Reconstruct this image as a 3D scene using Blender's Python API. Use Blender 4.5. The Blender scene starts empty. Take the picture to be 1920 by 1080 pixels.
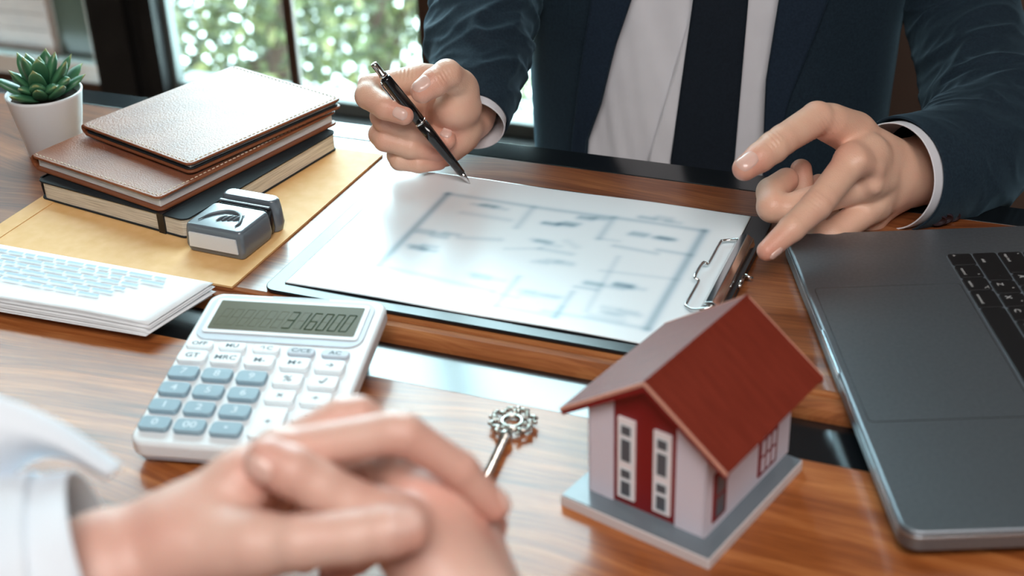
import bpy, bmesh, math, random
import numpy as np
from mathutils import Vector, Matrix, noise
random.seed(7)
S = bpy.context.scene
COL = S.collection
PI = math.pi
# ------------------------------------------------------------------ camera
FPX, PITCH, ROLL, CH = 2618.0, math.radians(29.483), math.radians(-2.214), 0.4972
_cp, _sp, _cr, _sr = math.cos(PITCH), math.sin(PITCH), math.cos(ROLL), math.sin(ROLL)
FW = np.array([0, _cp, -_sp]); _up = np.array([0, _sp, _cp]); _rt = np.array([1., 0, 0])
RX = _cr*_rt+_sr*_up; RY = -_sr*_rt+_cr*_up; CC = np.array([0, 0, CH])
cd = bpy.data.cameras.new('camera'); cam = bpy.data.objects.new('camera', cd); COL.objects.link(cam)
cd.sensor_width = 36; cd.lens = FPX/1920*36; cd.clip_start = .02; cd.clip_end = 200
cam.matrix_world = Matrix(((RX[0], RY[0], -FW[0], 0), (RX[1], RY[1], -FW[1], 0), (RX[2], RY[2], -FW[2], CH), (0, 0, 0, 1)))
cd.dof.use_dof = True; cd.dof.focus_distance = 1.10; cd.dof.aperture_fstop = 5.6
S.camera = cam
# ------------------------------------------------------------------ world, light, exposure
w = bpy.data.worlds.new('sky'); S.world = w; w.use_nodes = True
bg = w.node_tree.nodes['Background']; bg.inputs[0].default_value = (.65, .91, 1, 1); bg.inputs[1].default_value = 18.0
S.view_settings.view_transform = 'Standard'; S.view_settings.look = 'None'
S.view_settings.exposure = 0.08; S.view_settings.gamma = 1; S.view_settings.use_curve_mapping = False
S.cycles.max_bounces = 8; S.cycles.transparent_max_bounces = 12
S.cycles.sample_clamp_indirect = 6

def ray(u, v): return RX*(u-960)/FPX+RY*(540-v)/FPX+FW
def Pz(u, v, z=0):                       # point where the sight line meets height z
    d = ray(u, v); return CC+d*(z-CH)/d[2]
def D(u, v, t): return CC+ray(u, v)*t    # point at depth t
TH = math.radians(-22.5)                 # the desk's own direction
U = np.array([math.cos(TH), math.sin(TH), 0]); V = np.array([-math.sin(TH), math.cos(TH), 0])
ZA = np.array([0, 0, 1.])
def T(u, v, z=0): return U*u+V*v+ZA*z

def area(name, loc, rot, sx, sy, e, col=(1, 1, 1), portal=False):
    l = bpy.data.lights.new(name, 'AREA'); l.shape = 'RECTANGLE'; l.size = sx; l.size_y = sy; l.energy = e; l.color = col
    if portal: l.cycles.is_portal = True
    o = bpy.data.objects.new(name, l); COL.objects.link(o); o.location = loc; o.rotation_euler = rot; return o
area('window_portal', T(-1.0, 1.93, .6), (-PI/2, 0, TH), .90, 2.0, 1, portal=True)
area('window_portal_left', T(-2.2, 1.93, .6), (-PI/2, 0, TH), 1.3, 2.0, 1, portal=True)
area('front_fill_light', (.40, -.45, 1.80), (math.radians(22), math.radians(-4), 0), 1.8, 1.3, 90, (1, .95, .92))  # added soft fill from the front, stands for no known lamp

# ------------------------------------------------------------------ materials
def mat(name, col=(.5, .5, .5), rough=.5, metal=0, spec=.5, coat=0, sheen=0, sss=0, trans=0, emis=None):
    m = bpy.data.materials.new(name); m.use_nodes = True; b = m.node_tree.nodes['Principled BSDF']
    b.inputs['Base Color'].default_value = (*col, 1); b.inputs['Roughness'].default_value = rough
    b.inputs['Metallic'].default_value = metal; b.inputs['Specular IOR Level'].default_value = spec
    b.inputs['Coat Weight'].default_value = coat; b.inputs['Coat Roughness'].default_value = .15
    b.inputs['Sheen Weight'].default_value = sheen; b.inputs['Sheen Roughness'].default_value = .4
    if sss:
        b.inputs['Subsurface Weight'].default_value = sss; b.inputs['Subsurface Radius'].default_value = (1, .35, .2); b.inputs['Subsurface Scale'].default_value = .004
    b.inputs['Transmission Weight'].default_value = trans
    return m
def N(m, t, **kw):
    n = m.node_tree.nodes.new(t)
    for k, v in kw.items():
        if k in n.inputs: n.inputs[k].default_value = v
        else: setattr(n, k, v)
    return n
def L(m, a, b): m.node_tree.links.new(a, b)
def bsdf(m): return m.node_tree.nodes['Principled BSDF']
def ramp(m, fac, stops):
    r = N(m, 'ShaderNodeValToRGB'); e = r.color_ramp.elements
    while len(e) < len(stops): e.new(.5)
    for x, (p, c) in zip(e, stops): x.position = p; x.color = (*c, 1)
    L(m, fac, r.inputs[0]); return r
def noisy(m, c1, c2, scale=30, stretch=(1, 1, 1), rotz=0, detail=5, bump=0, bscale=None, bdist=.0005, lo=.3, hi=.7):
    tc = N(m, 'ShaderNodeTexCoord'); mp = N(m, 'ShaderNodeMapping'); mp.inputs['Scale'].default_value = stretch; mp.inputs['Rotation'].default_value = (0, 0, rotz)
    L(m, tc.outputs['Object'], mp.inputs['Vector'])
    n = N(m, 'ShaderNodeTexNoise', Scale=scale, Detail=detail); L(m, mp.outputs[0], n.inputs['Vector'])
    r = ramp(m, n.outputs['Fac'], [(lo, c1), (hi, c2)]); L(m, r.outputs[0], bsdf(m).inputs['Base Color'])
    if bump:
        n2 = n
        if bscale: n2 = N(m, 'ShaderNodeTexNoise', Scale=bscale, Detail=3); L(m, mp.outputs[0], n2.inputs['Vector'])
        bp = N(m, 'ShaderNodeBump', Strength=bump, Distance=bdist); L(m, n2.outputs['Fac'], bp.inputs['Height']); L(m, bp.outputs[0], bsdf(m).inputs['Normal']); L(m, bp.outputs[0], bsdf(m).inputs['Coat Normal'])
    return m
def wood(name, dark, mid, light, rough=.28, seed=0.0, rot=0.0, bump=.25):
    m = mat(name, mid, rough, coat=.25)
    tc = N(m, 'ShaderNodeTexCoord'); mp = N(m, 'ShaderNodeMapping'); mp.inputs['Location'].default_value = (seed, seed*.7, 0); mp.inputs['Rotation'].default_value = (0, 0, rot)
    L(m, tc.outputs['Object'], mp.inputs['Vector'])
    warp = N(m, 'ShaderNodeTexNoise', Scale=3.2, Detail=2); L(m, mp.outputs[0], warp.inputs['Vector'])
    ws = N(m, 'ShaderNodeVectorMath', operation='MULTIPLY'); ws.inputs[1].default_value = (.0, .10, .0); L(m, warp.outputs['Color'], ws.inputs[0])
    ad = N(m, 'ShaderNodeVectorMath', operation='ADD'); L(m, mp.outputs[0], ad.inputs[0]); L(m, ws.outputs[0], ad.inputs[1])
    st = N(m, 'ShaderNodeVectorMath', operation='MULTIPLY'); st.inputs[1].default_value = (4, 60, 20); L(m, ad.outputs[0], st.inputs[0])
    n1 = N(m, 'ShaderNodeTexNoise', Scale=1.0, Detail=6, Roughness=.65); L(m, st.outputs[0], n1.inputs['Vector'])
    st2 = N(m, 'ShaderNodeVectorMath', operation='MULTIPLY'); st2.inputs[1].default_value = (18, 620, 60); L(m, ad.outputs[0], st2.inputs[0])
    n2 = N(m, 'ShaderNodeTexNoise', Scale=1.0, Detail=3, Roughness=.6); L(m, st2.outputs[0], n2.inputs['Vector'])
    mx = N(m, 'ShaderNodeMath', operation='MULTIPLY_ADD'); mx.inputs[1].default_value = .35; L(m, n2.outputs['Fac'], mx.inputs[0])
    ml = N(m, 'ShaderNodeMath', operation='MULTIPLY'); ml.inputs[1].default_value = .65; L(m, n1.outputs['Fac'], ml.inputs[0]); L(m, ml.outputs[0], mx.inputs[2])
    r = ramp(m, mx.outputs[0], [(.34, dark), (.5, mid), (.66, light)]); L(m, r.outputs[0], bsdf(m).inputs['Base Color'])
    bp = N(m, 'ShaderNodeBump', Strength=bump, Distance=.0004); L(m, mx.outputs[0], bp.inputs['Height']); L(m, bp.outputs[0], bsdf(m).inputs['Normal']); L(m, bp.outputs[0], bsdf(m).inputs['Coat Normal'])
    return m
M = {}
M['wood'] = wood('reddish wood', (.075, .018, .006), (.20, .062, .020), (.37, .145, .052), rough=.30)
M['wood_front'] = wood('warm wood', (.10, .022, .006), (.31, .090, .022), (.52, .20, .062), rough=.36, seed=3.1)
M['moulding'] = wood('moulding wood', (.12, .03, .01), (.30, .10, .032), (.42, .17, .06), rough=.55, seed=5)
bsdf(M['moulding']).inputs['Coat Weight'].default_value = 0; bsdf(M['moulding']).inputs['Specular IOR Level'].default_value = .15
M['lacquer'] = mat('black lacquered wood', (.006, .008, .010), .16, spec=.9)
M['black'] = mat('black plastic', (.008, .009, .011), .3)
M['dark_frame'] = noisy(mat('dark stained window frame', rough=.55, spec=.25), (.010, .009, .009), (.022, .020, .019), 8)
M['brown_frame'] = noisy(mat('brown stained frame', rough=.4), (.045, .020, .012), (.07, .032, .019), 8)
M['wall'] = noisy(mat('brown wall', rough=.7), (.085, .050, .036), (.11, .066, .048), 3)
M['plank'] = wood('pale red siding', (.050, .017, .009), (.066, .025, .014), (.085, .037, .022), rough=.55, seed=8)
M['ceil'] = noisy(mat('ceiling', rough=.9), (.35, .32, .29), (.40, .37, .34), 3)
M['floor'] = wood('floor wood', (.05, .02, .01), (.1, .045, .02), (.16, .08, .04), rough=.5)
M['sill'] = mat('pale painted sill', (.12, .13, .12), .6)
M['white_paper'] = noisy(mat('white paper', rough=.5), (.78, .80, .82), (.84, .86, .88), 60)
M['pages'] = noisy(mat('page edges', rough=.8), (.60, .60, .60), (.80, .80, .80), 1, (60, 60, 2500), detail=2)
M['cream'] = noisy(mat('cream page edges', rough=.85), (.36, .31, .24), (.72, .66, .55), 1, (30, 30, 1500), detail=3, lo=.25, hi=.6)
M['envelope'] = noisy(mat('manila paper', rough=.6), (.76, .44, .165), (.82, .50, .22), 90, bump=.1, bscale=400, bdist=.0002)
M['leather'] = noisy(mat('brown leather', rough=.42, spec=.5, coat=.08), (.20, .058, .022), (.29, .095, .038), 25, bump=.8, bscale=700, bdist=.0005)
M['leather_edge'] = mat('leather edge', (.22, .07, .028), .5)
M['bookcloth'] = noisy(mat('black leatherette', rough=.6, spec=.25), (.012, .017, .021), (.02, .026, .03), 40, bump=.4, bscale=1500, bdist=.0002)
M['thread'] = mat('pale thread', (.75, .66, .52), .8)
M['silver'] = mat('polished steel', (.72, .72, .72), .12, metal=1)
M['brass'] = noisy(mat('antique brass', rough=.28, metal=1), (.34, .31, .27), (.72, .69, .64), 200)
M['pot'] = mat('white ceramic', (.74, .76, .78), .35)
M['soil'] = noisy(mat('soil', rough=1), (.02, .014, .01), (.06, .045, .03), 300, bump=1, bdist=.002)
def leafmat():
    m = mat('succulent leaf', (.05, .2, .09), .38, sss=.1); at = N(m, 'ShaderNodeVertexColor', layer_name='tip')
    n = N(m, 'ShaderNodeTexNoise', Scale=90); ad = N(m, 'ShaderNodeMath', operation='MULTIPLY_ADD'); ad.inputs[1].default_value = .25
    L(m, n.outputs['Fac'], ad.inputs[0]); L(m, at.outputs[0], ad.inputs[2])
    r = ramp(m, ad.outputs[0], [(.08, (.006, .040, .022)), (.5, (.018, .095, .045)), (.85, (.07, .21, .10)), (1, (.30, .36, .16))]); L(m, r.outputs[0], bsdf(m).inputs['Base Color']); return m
M['succ'] = leafmat()
M['grey_plastic'] = mat('grey glossy plastic', (.13, .155, .18), .2, spec=.8)
M['grey_side'] = mat('grey plastic side', (.11, .13, .15), .35)
M['label'] = mat('white label', (.70, .72, .74), .5)
M['calc'] = mat('white plastic', (.76, .79, .81), .33)
M['calc_in'] = mat('silver grey plastic', (.50, .54, .60), .35)
M['key_grey'] = mat('blue grey key plastic', (.25, .36, .43), .38)
M['key_white'] = mat('white key plastic', (.80, .84, .86), .35)
M['legend_dark'] = mat('grey key print', (.10, .13, .15), .6)
M['legend_white'] = mat('white key print', (.65, .76, .82), .6)
M['lcd'] = mat('lcd glass', (.088, .074, .030), .3, spec=.12)
M['lcd_digit'] = mat('lcd digits', (.012, .040, .014), .3, spec=.12)
M['lcd_ghost'] = mat('lcd unlit segments', (.060, .054, .030), .3, spec=.12)
M['alu'] = noisy(mat('space grey aluminium', rough=.42, metal=.8), (.19, .215, .24), (.22, .25, .28), 400)
M['alu_rim'] = mat('bright aluminium edge', (.42, .50, .56), .22, metal=.9)
M['keycap'] = mat('black keycap', (.008, .008, .009), .45)
M['kleg'] = mat('key legend', (.42, .42, .42), .6)
M['screen'] = mat('dark screen glass', (.008, .008, .009), .08)
M['h_white'] = mat('model house white', (.66, .62, .70), .55)
M['h_red'] = mat('model house red', (.20, .006, .008), .45)
def roofm():
    m = noisy(mat('model roof red', rough=.5, spec=.3), (.15, .019, .009), (.19, .026, .013), 40, (1, 6, 1))
    tc = N(m, 'ShaderNodeTexCoord'); wv = N(m, 'ShaderNodeTexWave', Scale=210, Distortion=2.0); wv.bands_direction = 'X'; wv.inputs['Detail Scale'].default_value = 3
    L(m, tc.outputs['Object'], wv.inputs['Vector']); bp = N(m, 'ShaderNodeBump', Strength=.35, Distance=.0004); L(m, wv.outputs['Fac'], bp.inputs['Height']); L(m, bp.outputs[0], bsdf(m).inputs['Normal']); return m
M['roof'] = roofm()
M['h_edge'] = mat('roof edge bare card', (.62, .32, .24), .6)
M['h_base'] = mat('model base grey', (.135, .165, .19), .22)
M['h_base_side'] = mat('model base pale edge', (.62, .57, .57), .5)
M['h_pane'] = mat('grey model pane', (.085, .10, .12), .3)
def glassm():
    m = bpy.data.materials.new('window glass'); m.use_nodes = True; nt = m.node_tree; nt.nodes.clear()
    o = nt.nodes.new('ShaderNodeOutputMaterial'); x = nt.nodes.new('ShaderNodeMixShader'); t = nt.nodes.new('ShaderNodeBsdfTransparent'); g = nt.nodes.new('ShaderNodeBsdfGlossy')
    g.inputs['Roughness'].default_value = .01; t.inputs[0].default_value = (.96, .98, .97, 1); x.inputs[0].default_value = .05
    nt.links.new(t.outputs[0], x.inputs[1]); nt.links.new(g.outputs[0], x.inputs[2]); nt.links.new(x.outputs[0], o.inputs[0]); return m
M['glass'] = glassm()
M['dark_glass'] = mat('dark reflecting glass', (.018, .018, .013), .12, spec=.12)
def cloth(name, c1, c2, sheen, bscale=2500):
    m = mat(name, c1, .82, sheen=sheen, spec=.25); noisy(m, c1, c2, 500, detail=2, bump=.5, bscale=bscale, bdist=.0004); bsdf(m).inputs['Sheen Tint'].default_value = (.35, .62, .80, 1); return m
M['navy'] = cloth('navy wool', (.0055, .0135, .024), (.011, .025, .039), .24)
M['lapel'] = cloth('navy lapel wool', (.006, .014, .028), (.011, .023, .042), .12)
M['tie'] = cloth('dark tie', (.005, .009, .016), (.008, .014, .023), .08)
M['shirt'] = noisy(mat('white shirt cotton', rough=.8, sheen=.1), (.64, .64, .68), (.70, .70, .74), 20, bump=.15, bscale=1800, bdist=.0002)
M['blouse'] = noisy(mat('pale blue white cotton', rough=.8), (.70, .77, .84), (.76, .82, .88), 20)
M['button'] = mat('dark glossy button', (.03, .022, .03), .2)
M['hair'] = mat('dark hair', (.01, .008, .007), .5)
def skinm(name, c, red, amt=1.0):
    m = mat(name, c, .42, sss=.12, spec=.45); at = N(m, 'ShaderNodeVertexColor', layer_name='flush')
    tc = N(m, 'ShaderNodeTexCoord'); n = N(m, 'ShaderNodeTexNoise', Scale=45, Detail=5); L(m, tc.outputs['Object'], n.inputs['Vector'])
    ad = N(m, 'ShaderNodeMath', operation='MULTIPLY_ADD'); ad.inputs[1].default_value = .7; L(m, n.outputs['Fac'], ad.inputs[0]); L(m, at.outputs[0], ad.inputs[2])
    r = ramp(m, ad.outputs[0], [(.25, c), (1.25 if False else 1.0, red)]); L(m, r.outputs[0], bsdf(m).inputs['Base Color'])
    v = N(m, 'ShaderNodeTexVoronoi', Scale=900); L(m, tc.outputs['Object'], v.inputs['Vector'])
    bp = N(m, 'ShaderNodeBump', Strength=.35, Distance=.0004); L(m, v.outputs['Distance'], bp.inputs['Height']); L(m, bp.outputs[0], bsdf(m).inputs['Normal']); return m
M['skin'] = skinm('tan skin', (.72, .455, .33), (.66, .28, .205))
M['skin2'] = skinm('fair skin', (.66, .425, .345), (.62, .30, .235))
M['nail'] = mat('fingernail', (.72, .47, .40), .22, spec=.6, sss=.1)

# ------------------------------------------------------------------ object helpers
def tag(o, label=None, cat=None, group=None, kind=None):
    if label: o['label'] = label
    if cat: o['category'] = cat
    if group: o['group'] = group
    if kind: o['kind'] = kind
    return o
def empty(name, label, cat, loc=(0, 0, 0), rz=0, group=None):
    o = bpy.data.objects.new(name, None); o.empty_display_size = .02; COL.objects.link(o)
    o.location = loc; o.rotation_euler = (0, 0, rz); tag(o, label, cat, group); return o
def link(name, me, m, parent=None, smooth=False):
    o = bpy.data.objects.new(name, me); COL.objects.link(o)
    if m and not me.materials: me.materials.append(M[m] if isinstance(m, str) else m)
    if parent is not None: o.parent = parent
    if smooth: me.shade_smooth()
    return o
def pyd(vs, fs):
    me = bpy.data.meshes.new('m'); me.from_pydata([tuple(map(float, v)) for v in vs], [], [tuple(map(int, f)) for f in fs]); me.validate(); me.update(); return me
def from_bm(bm):
    bmesh.ops.recalc_face_normals(bm, faces=bm.faces); me = bpy.data.meshes.new('m'); bm.to_mesh(me); bm.free(); return me
def bevel(o, w=.001, seg=2, ang=35):
    b = o.modifiers.new('bevel', 'BEVEL'); b.width = w; b.segments = seg; b.limit_method = 'ANGLE'; b.angle_limit = math.radians(ang)
    b.harden_normals = False; o.data.shade_smooth(); b2 = o.modifiers.new('wn', 'WEIGHTED_NORMAL'); b2.keep_sharp = True; return o
def boxes(bl):                            # bl: list of (x0,x1,y0,y1,z0,z1)
    vs, fs = [], []
    for x0, x1, y0, y1, z0, z1 in bl:
        n = len(vs); vs += [(x0, y0, z0), (x1, y0, z0), (x1, y1, z0), (x0, y1, z0), (x0, y0, z1), (x1, y0, z1), (x1, y1, z1), (x0, y1, z1)]
        fs += [tuple(n+i for i in f) for f in ((3, 2, 1, 0), (4, 5, 6, 7), (0, 1, 5, 4), (1, 2, 6, 5), (2, 3, 7, 6), (3, 0, 4, 7))]
    return pyd(vs, fs)
def box(name, b, m, parent=None, bev=0, seg=2):
    o = link(name, boxes([b]), m, parent)
    if bev: bevel(o, bev, seg)
    return o
def prism(poly, z0, z1, axis='z'):        # closed 2-D outline pulled along an axis
    n = len(poly); f = {'z': lambda a, b, c: (a, b, c), 'y': lambda a, b, c: (a, c, b), 'x': lambda a, b, c: (c, a, b)}[axis]
    vs = [f(a, b, z0) for a, b in poly]+[f(a, b, z1) for a, b in poly]
    bm = bmesh.new(); bv = [bm.verts.new(v) for v in vs]
    bm.faces.new(bv[:n][::-1]); bm.faces.new(bv[n:])
    for i in range(n): bm.faces.new((bv[i], bv[(i+1) % n], bv[n+(i+1) % n], bv[n+i]))
    return from_bm(bm)
def rrect(x0, x1, y0, y1, r, n=6):
    out = []
    for cx, cy, a in ((x1-r, y1-r, 0), (x0+r, y1-r, PI/2), (x0+r, y0+r, PI), (x1-r, y0+r, 1.5*PI)):
        out += [(cx+r*math.cos(a+k*PI/2/n), cy+r*math.sin(a+k*PI/2/n)) for k in range(n+1)]
    return out
def lathe(prof, n=64):
    vs, fs = [], []
    for r, z in prof: vs += [(r*math.cos(2*PI*k/n), r*math.sin(2*PI*k/n), z) for k in range(n)]
    for i in range(len(prof)-1):
        for k in range(n): a, b = i*n+k, i*n+(k+1) % n; fs.append((a, b, b+n, a+n))
    fs.append(tuple(range(n))[::-1]); fs.append(tuple(range((len(prof)-1)*n, len(prof)*n)))
    return pyd(vs, fs)
def frames(pts):
    pts = [np.array(p, float) for p in pts]; n = len(pts); tg = []
    for i in range(n):
        t = pts[min(i+1, n-1)]-pts[max(i-1, 0)]; tg.append(t/(np.linalg.norm(t)+1e-12))
    a = np.array([0, 0, 1.]) if abs(tg[0][2]) < .9 else np.array([1., 0, 0])
    x = np.cross(a, tg[0]); x /= np.linalg.norm(x); out = []
    for t in tg:
        x = x-t*(x@t); x /= np.linalg.norm(x); out.append((x, np.cross(t, x)))
    return pts, out
def tube_vf(pts, rad, n=10, closed=False, cap=True):
    pts, fr = frames(pts); vs, fs = [], []
    for i, (p, (x, y)) in enumerate(zip(pts, fr)):
        r = rad[i] if hasattr(rad, '__len__') else rad
        for k in range(n): a = 2*PI*k/n; vs.append(p+x*r*math.cos(a)+y*r*math.sin(a))
    m = len(pts)
    for i in range(m-1 if not closed else m):
        for k in range(n): a, b = i*n+k, i*n+(k+1) % n; c = ((i+1) % m)*n; fs.append((a, b, c+(k+1) % n, c+k))
    if cap and not closed: fs.append(tuple(range(n))[::-1]); fs.append(tuple(range((m-1)*n, m*n)))
    return vs, fs
def merge(parts):
    vs, fs = [], []
    for v, f in parts:
        n = len(vs); vs += list(v); fs += [tuple(n+i for i in q) for q in f]
    return pyd(vs, fs)
def tube(name, pts, rad, m, parent=None, n=10, closed=False):
    return link(name, merge([tube_vf(pts, rad, n, closed)]), m, parent, True)
def catmull(pts, per=8):
    P_ = [np.array(p, float) for p in pts]; P_ = [2*P_[0]-P_[1]]+P_+[2*P_[-1]-P_[-2]]; out = []
    for i in range(1, len(P_)-2):
        a, b, c, d = P_[i-1:i+3]
        for k in range(per):
            t = k/per; out.append(.5*((2*b)+(c-a)*t+(2*a-5*b+4*c-d)*t*t+(3*b-a-3*c+d)*t**3))
    out.append(P_[-2]); return out
FC = {}
def text(name, s, size, m, parent, loc, rot=(0, 0, 0), bold=0, sx=1):
    key = (s, size, bold, sx)
    if key not in FC:
        c = bpy.data.curves.new('t', 'FONT'); c.body = s; c.size = size; c.align_x = 'CENTER'; c.align_y = 'CENTER'; c.offset = bold; c.resolution_u = 3
        o = bpy.data.objects.new('t', c); COL.objects.link(o); bpy.context.view_layer.update()
        me = bpy.data.meshes.new_from_object(o.evaluated_get(bpy.context.evaluated_depsgraph_get())); bpy.data.objects.remove(o); bpy.data.curves.remove(c)
        if sx != 1: me.transform(Matrix.Diagonal((sx, 1, 1, 1)))
        FC[key] = me
    me = FC[key].copy(); me.materials.clear(); o = link(name, me, m, parent); o.location = loc; o.rotation_euler = rot; return o
# ------------------------------------------------------------------ setting
def tf(o): o.rotation_euler = (0, 0, TH); return o      # an object drawn in the desk's u, v, z frame
def st(o): return tag(o, kind='structure')
WV = 1.90
st(tf(box('floor', (-3, 2.2, -1.6, 2.0, -.80, -.75), 'floor')))
st(tf(box('ceiling', (-3, 2.2, -1.6, 2.0, 1.9, 1.95), 'ceil')))
ZS, ZT, UL, UR = -.375, 1.5, -1.41, -.590
st(tf(box('wall_right', (1.05, 1.10, -1.6, 2.0, -.75, 1.9), 'wall')))
st(tf(box('wall_left', (-3.05, -3, -1.6, 2.0, -.75, 1.9), 'wall')))
st(tf(box('wall_front', (-3, 1.1, -1.65, -1.6, -.75, 1.9), 'wall')))
st(tf(link('wall_back', boxes([(UR+.05, 1.1, WV, WV+.10, -.75, 1.9), (-3, UR+.05, WV, WV+.10, ZT, 1.9), (-3, UR+.05, WV, WV+.10, -.75, ZS-.05)]), 'wall')))
st(tf(link('trim_1', boxes([(-1.54, UL-.055, WV-.03, WV+.028, -.7499, ZT-.001), (UL-.055, UL-.025, WV-.012, WV+.028, -.7499, ZT-.001), (UL-.025, UL, WV-.025, WV+.026, ZS-.04, ZT-.001)]), 'dark_frame')))
# window 1: sill, rails, mullion and post
wn = tf(bpy.data.objects.new('window_1', None)); COL.objects.link(wn); st(wn)
box('bottom_rail', (UL, UR+.05, WV-.03, WV+.04, ZS-.05, ZS-.012), 'dark_frame', wn, .004)
box('sill_board', (UL, UR, WV+.0, WV+.06, ZS-.012, ZS+.012), 'sill', wn, .003)
box('mullion', (-1.180, -1.162, WV+.012, WV+.0235, ZS+.0125, ZT), 'brown_frame', wn, .003)
box('mullion', (-.930, -.888, WV+.0, WV+.0235, ZS+.0125, ZT), 'brown_frame', wn, .003)
box('side_jamb', (UL, UL+.012, WV+.0, WV+.023, ZS+.0125, ZT), 'sill', wn, .002)
box('side_jamb', (UR, UR+.05, WV-.02, WV+.03, ZS+.0125, ZT), 'dark_frame', wn, .002)
for a, b in ((UL+.0175, -1.1825), (-1.1595, -.9305), (-.8875, UR-.0005)): box('pane', (a, b, WV+.024, WV+.028, ZS+.013, ZT), 'glass', wn)
# window 2: the side light left of the dark post, the brown casement and siding seen through it
w2 = tf(bpy.data.objects.new('window_2', None)); COL.objects.link(w2); st(w2)
box('pane', (-2.98, -1.541, WV+.03, WV+.034, ZS, ZT), 'glass', w2)
box('bottom_rail', (-2.99, -1.5405, WV-.02, WV+.06, ZS-.06, ZS-.0002), 'brown_frame', w2, .004)
w3 = tf(bpy.data.objects.new('window_3', None)); COL.objects.link(w3); st(w3)
V3 = 2.55
def wp(px, py, v):
    d = ray(px, py); t = (v-CC@V)/(d@V); q = CC+d*t; return q@U, q[2]
a0, zs3 = wp(119, 112, V3); a1, _ = wp(192, 112, V3); a2, _ = wp(230, 112, V3)
box('dark_pane', (a0, a1, V3, V3+.01, zs3+.012, 1.56), 'dark_glass', w3)
box('ledge', (a0-.01, a1, V3-.03, V3+.01, zs3-.012, zs3+.0118), 'sill', w3, .003)
box('stile', (a1, a2, V3-.03, V3+.03, -3.15, 1.56), 'brown_frame', w3, .003)
box('lower_panel', (a0-.0035, a1-.0005, V3-.02, V3+.02, -3.15, zs3-.0125), 'brown_frame', w3, .003)
sw = tf(bpy.data.objects.new('wall_outer_left', None)); COL.objects.link(sw); st(sw)
z = -2.0; k = 0; sl = []
while z < 1.55:
    k += 1; h = .020; vv = V3-.02+.0015*(k % 2)
    sl.append((-7, a0-.004, vv, V3+.02, z+.0006, z+h)); z += h
o = link('siding', boxes(sl), 'plank', sw); tag(o, kind='stuff')
_, zl = wp(40, 96, V3)
box('siding_ledge', (-7, a0-.0215, V3-.05, V3-.0205, zl-.012, zl+.012), 'sill', sw, .003)
gm = mat('sunlit pale paving', (.80, .80, .76), .9)
st(link('ground_outside', boxes([(-30, 30, 2.6, 60, -3.3, -3.2)]), gm))
# trees outside
lm = mat('tree leaf', (.1, .2, .03), .6); tcn = N(lm, 'ShaderNodeVertexColor', layer_name='tone')
r_ = ramp(lm, tcn.outputs[0], [(0, (.014, .018, .004)), (.4, (.034, .045, .007)), (.8, (.070, .078, .014)), (1, (.16, .15, .05))]); L(lm, r_.outputs[0], bsdf(lm).inputs['Base Color'])
bark = noisy(mat('tree bark', rough=.9), (.028, .014, .008), (.06, .032, .02), 12, (1, 1, .3))
def tree(name, label, base, h, rc, n, seed, trunk=True, lean=(.3, 0), hz=(.35, 1.0)):
    rg = random.Random(seed); t = empty(name, label, 'tree', base)
    cl = [np.array([rg.uniform(-rc, rc), rg.uniform(-rc*.6, rc*.6), h*rg.uniform(*hz)]) for _ in range(26)]
    if trunk:
        pts = catmull([(0, 0, 0), (lean[0]*.25, 0, h*.3), (lean[0]*.6, lean[1], h*.6), (lean[0], lean[1], h*.95)], 5)
        tube('trunk', pts, [.085-.05*i/len(pts) for i in range(len(pts))], bark, t, 8)
        for b in range(4):
            q = pts[6+b*2]; e = cl[b]; tube('branch', catmull([q, (q+e)/2+np.array([0, 0, .1]), e], 4), [.035, .032, .03, .026, .022, .018, .014, .01, .007], bark, t, 6)
    R_ = np.random.default_rng(seed); cl = np.array(cl); c = cl[R_.integers(0, 26, n)]+R_.normal(size=(n, 3))*[.26*rc, .25*rc, .085*h]
    x = R_.normal(size=(n, 3)); x /= np.linalg.norm(x, axis=1)[:, None]; y = np.cross(x, R_.normal(size=(n, 3))); y /= np.linalg.norm(y, axis=1)[:, None]; nn = np.cross(x, y)
    s_ = R_.uniform(.026, .046, n)[:, None]; vs = np.stack([c-x*s_, c-y*s_*.45+nn*s_*.12, c+x*s_, c+y*s_*.45+nn*s_*.12, c], 1).reshape(-1, 3)
    k = np.arange(n)[:, None, None]*5; fs = (k+np.array([[0, 1, 4], [1, 2, 4], [2, 3, 4], [3, 0, 4]])[None]).reshape(-1, 3)
    tone = np.repeat(R_.random(n), 5)
    me = pyd(vs, fs); ca = me.color_attributes.new('tone', 'FLOAT_COLOR', 'POINT')
    ca.data.foreach_set('color', np.repeat(np.array(tone), 4)); o = link('foliage', me, lm, t); tag(o, kind='stuff'); return t
def gbase(px_, py_, t): q = D(px_, py_, t); return (q[0], q[1], -3.2)
tree('leafy_tree', 'leafy green tree with a slanting brown trunk outside, left window pane', gbase(455, 100, 5.7), 2.9, .55, 3800, 3, lean=(.25, 0), hz=(.28, .85))
tree('garden_shrub', 'bright green bushy shrub outside, behind the right-hand window panes', gbase(690, 100, 6.4), 2.8, .55, 4200, 5, lean=(.1, 0), hz=(.25, .85))
tree('garden_shrub', 'small green bush outside, seen beside the dark jacket sleeve', gbase(985, 130, 5.4), 1.5, .28, 1500, 9, lean=(.1, 0), hz=(.4, .8))
tree('leafy_tree', 'leafy green tree outside, farthest left beside the dark window post', gbase(330, 60, 7.6), 2.9, .60, 4000, 13, lean=(-.2, 0), hz=(.15, .7))
tree('leafy_tree', 'tall brown-trunked tree outside, close to the right-hand window post', gbase(800, 60, 7.8), 2.9, .55, 2800, 17, lean=(.12, 0), hz=(.15, .7))
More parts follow.
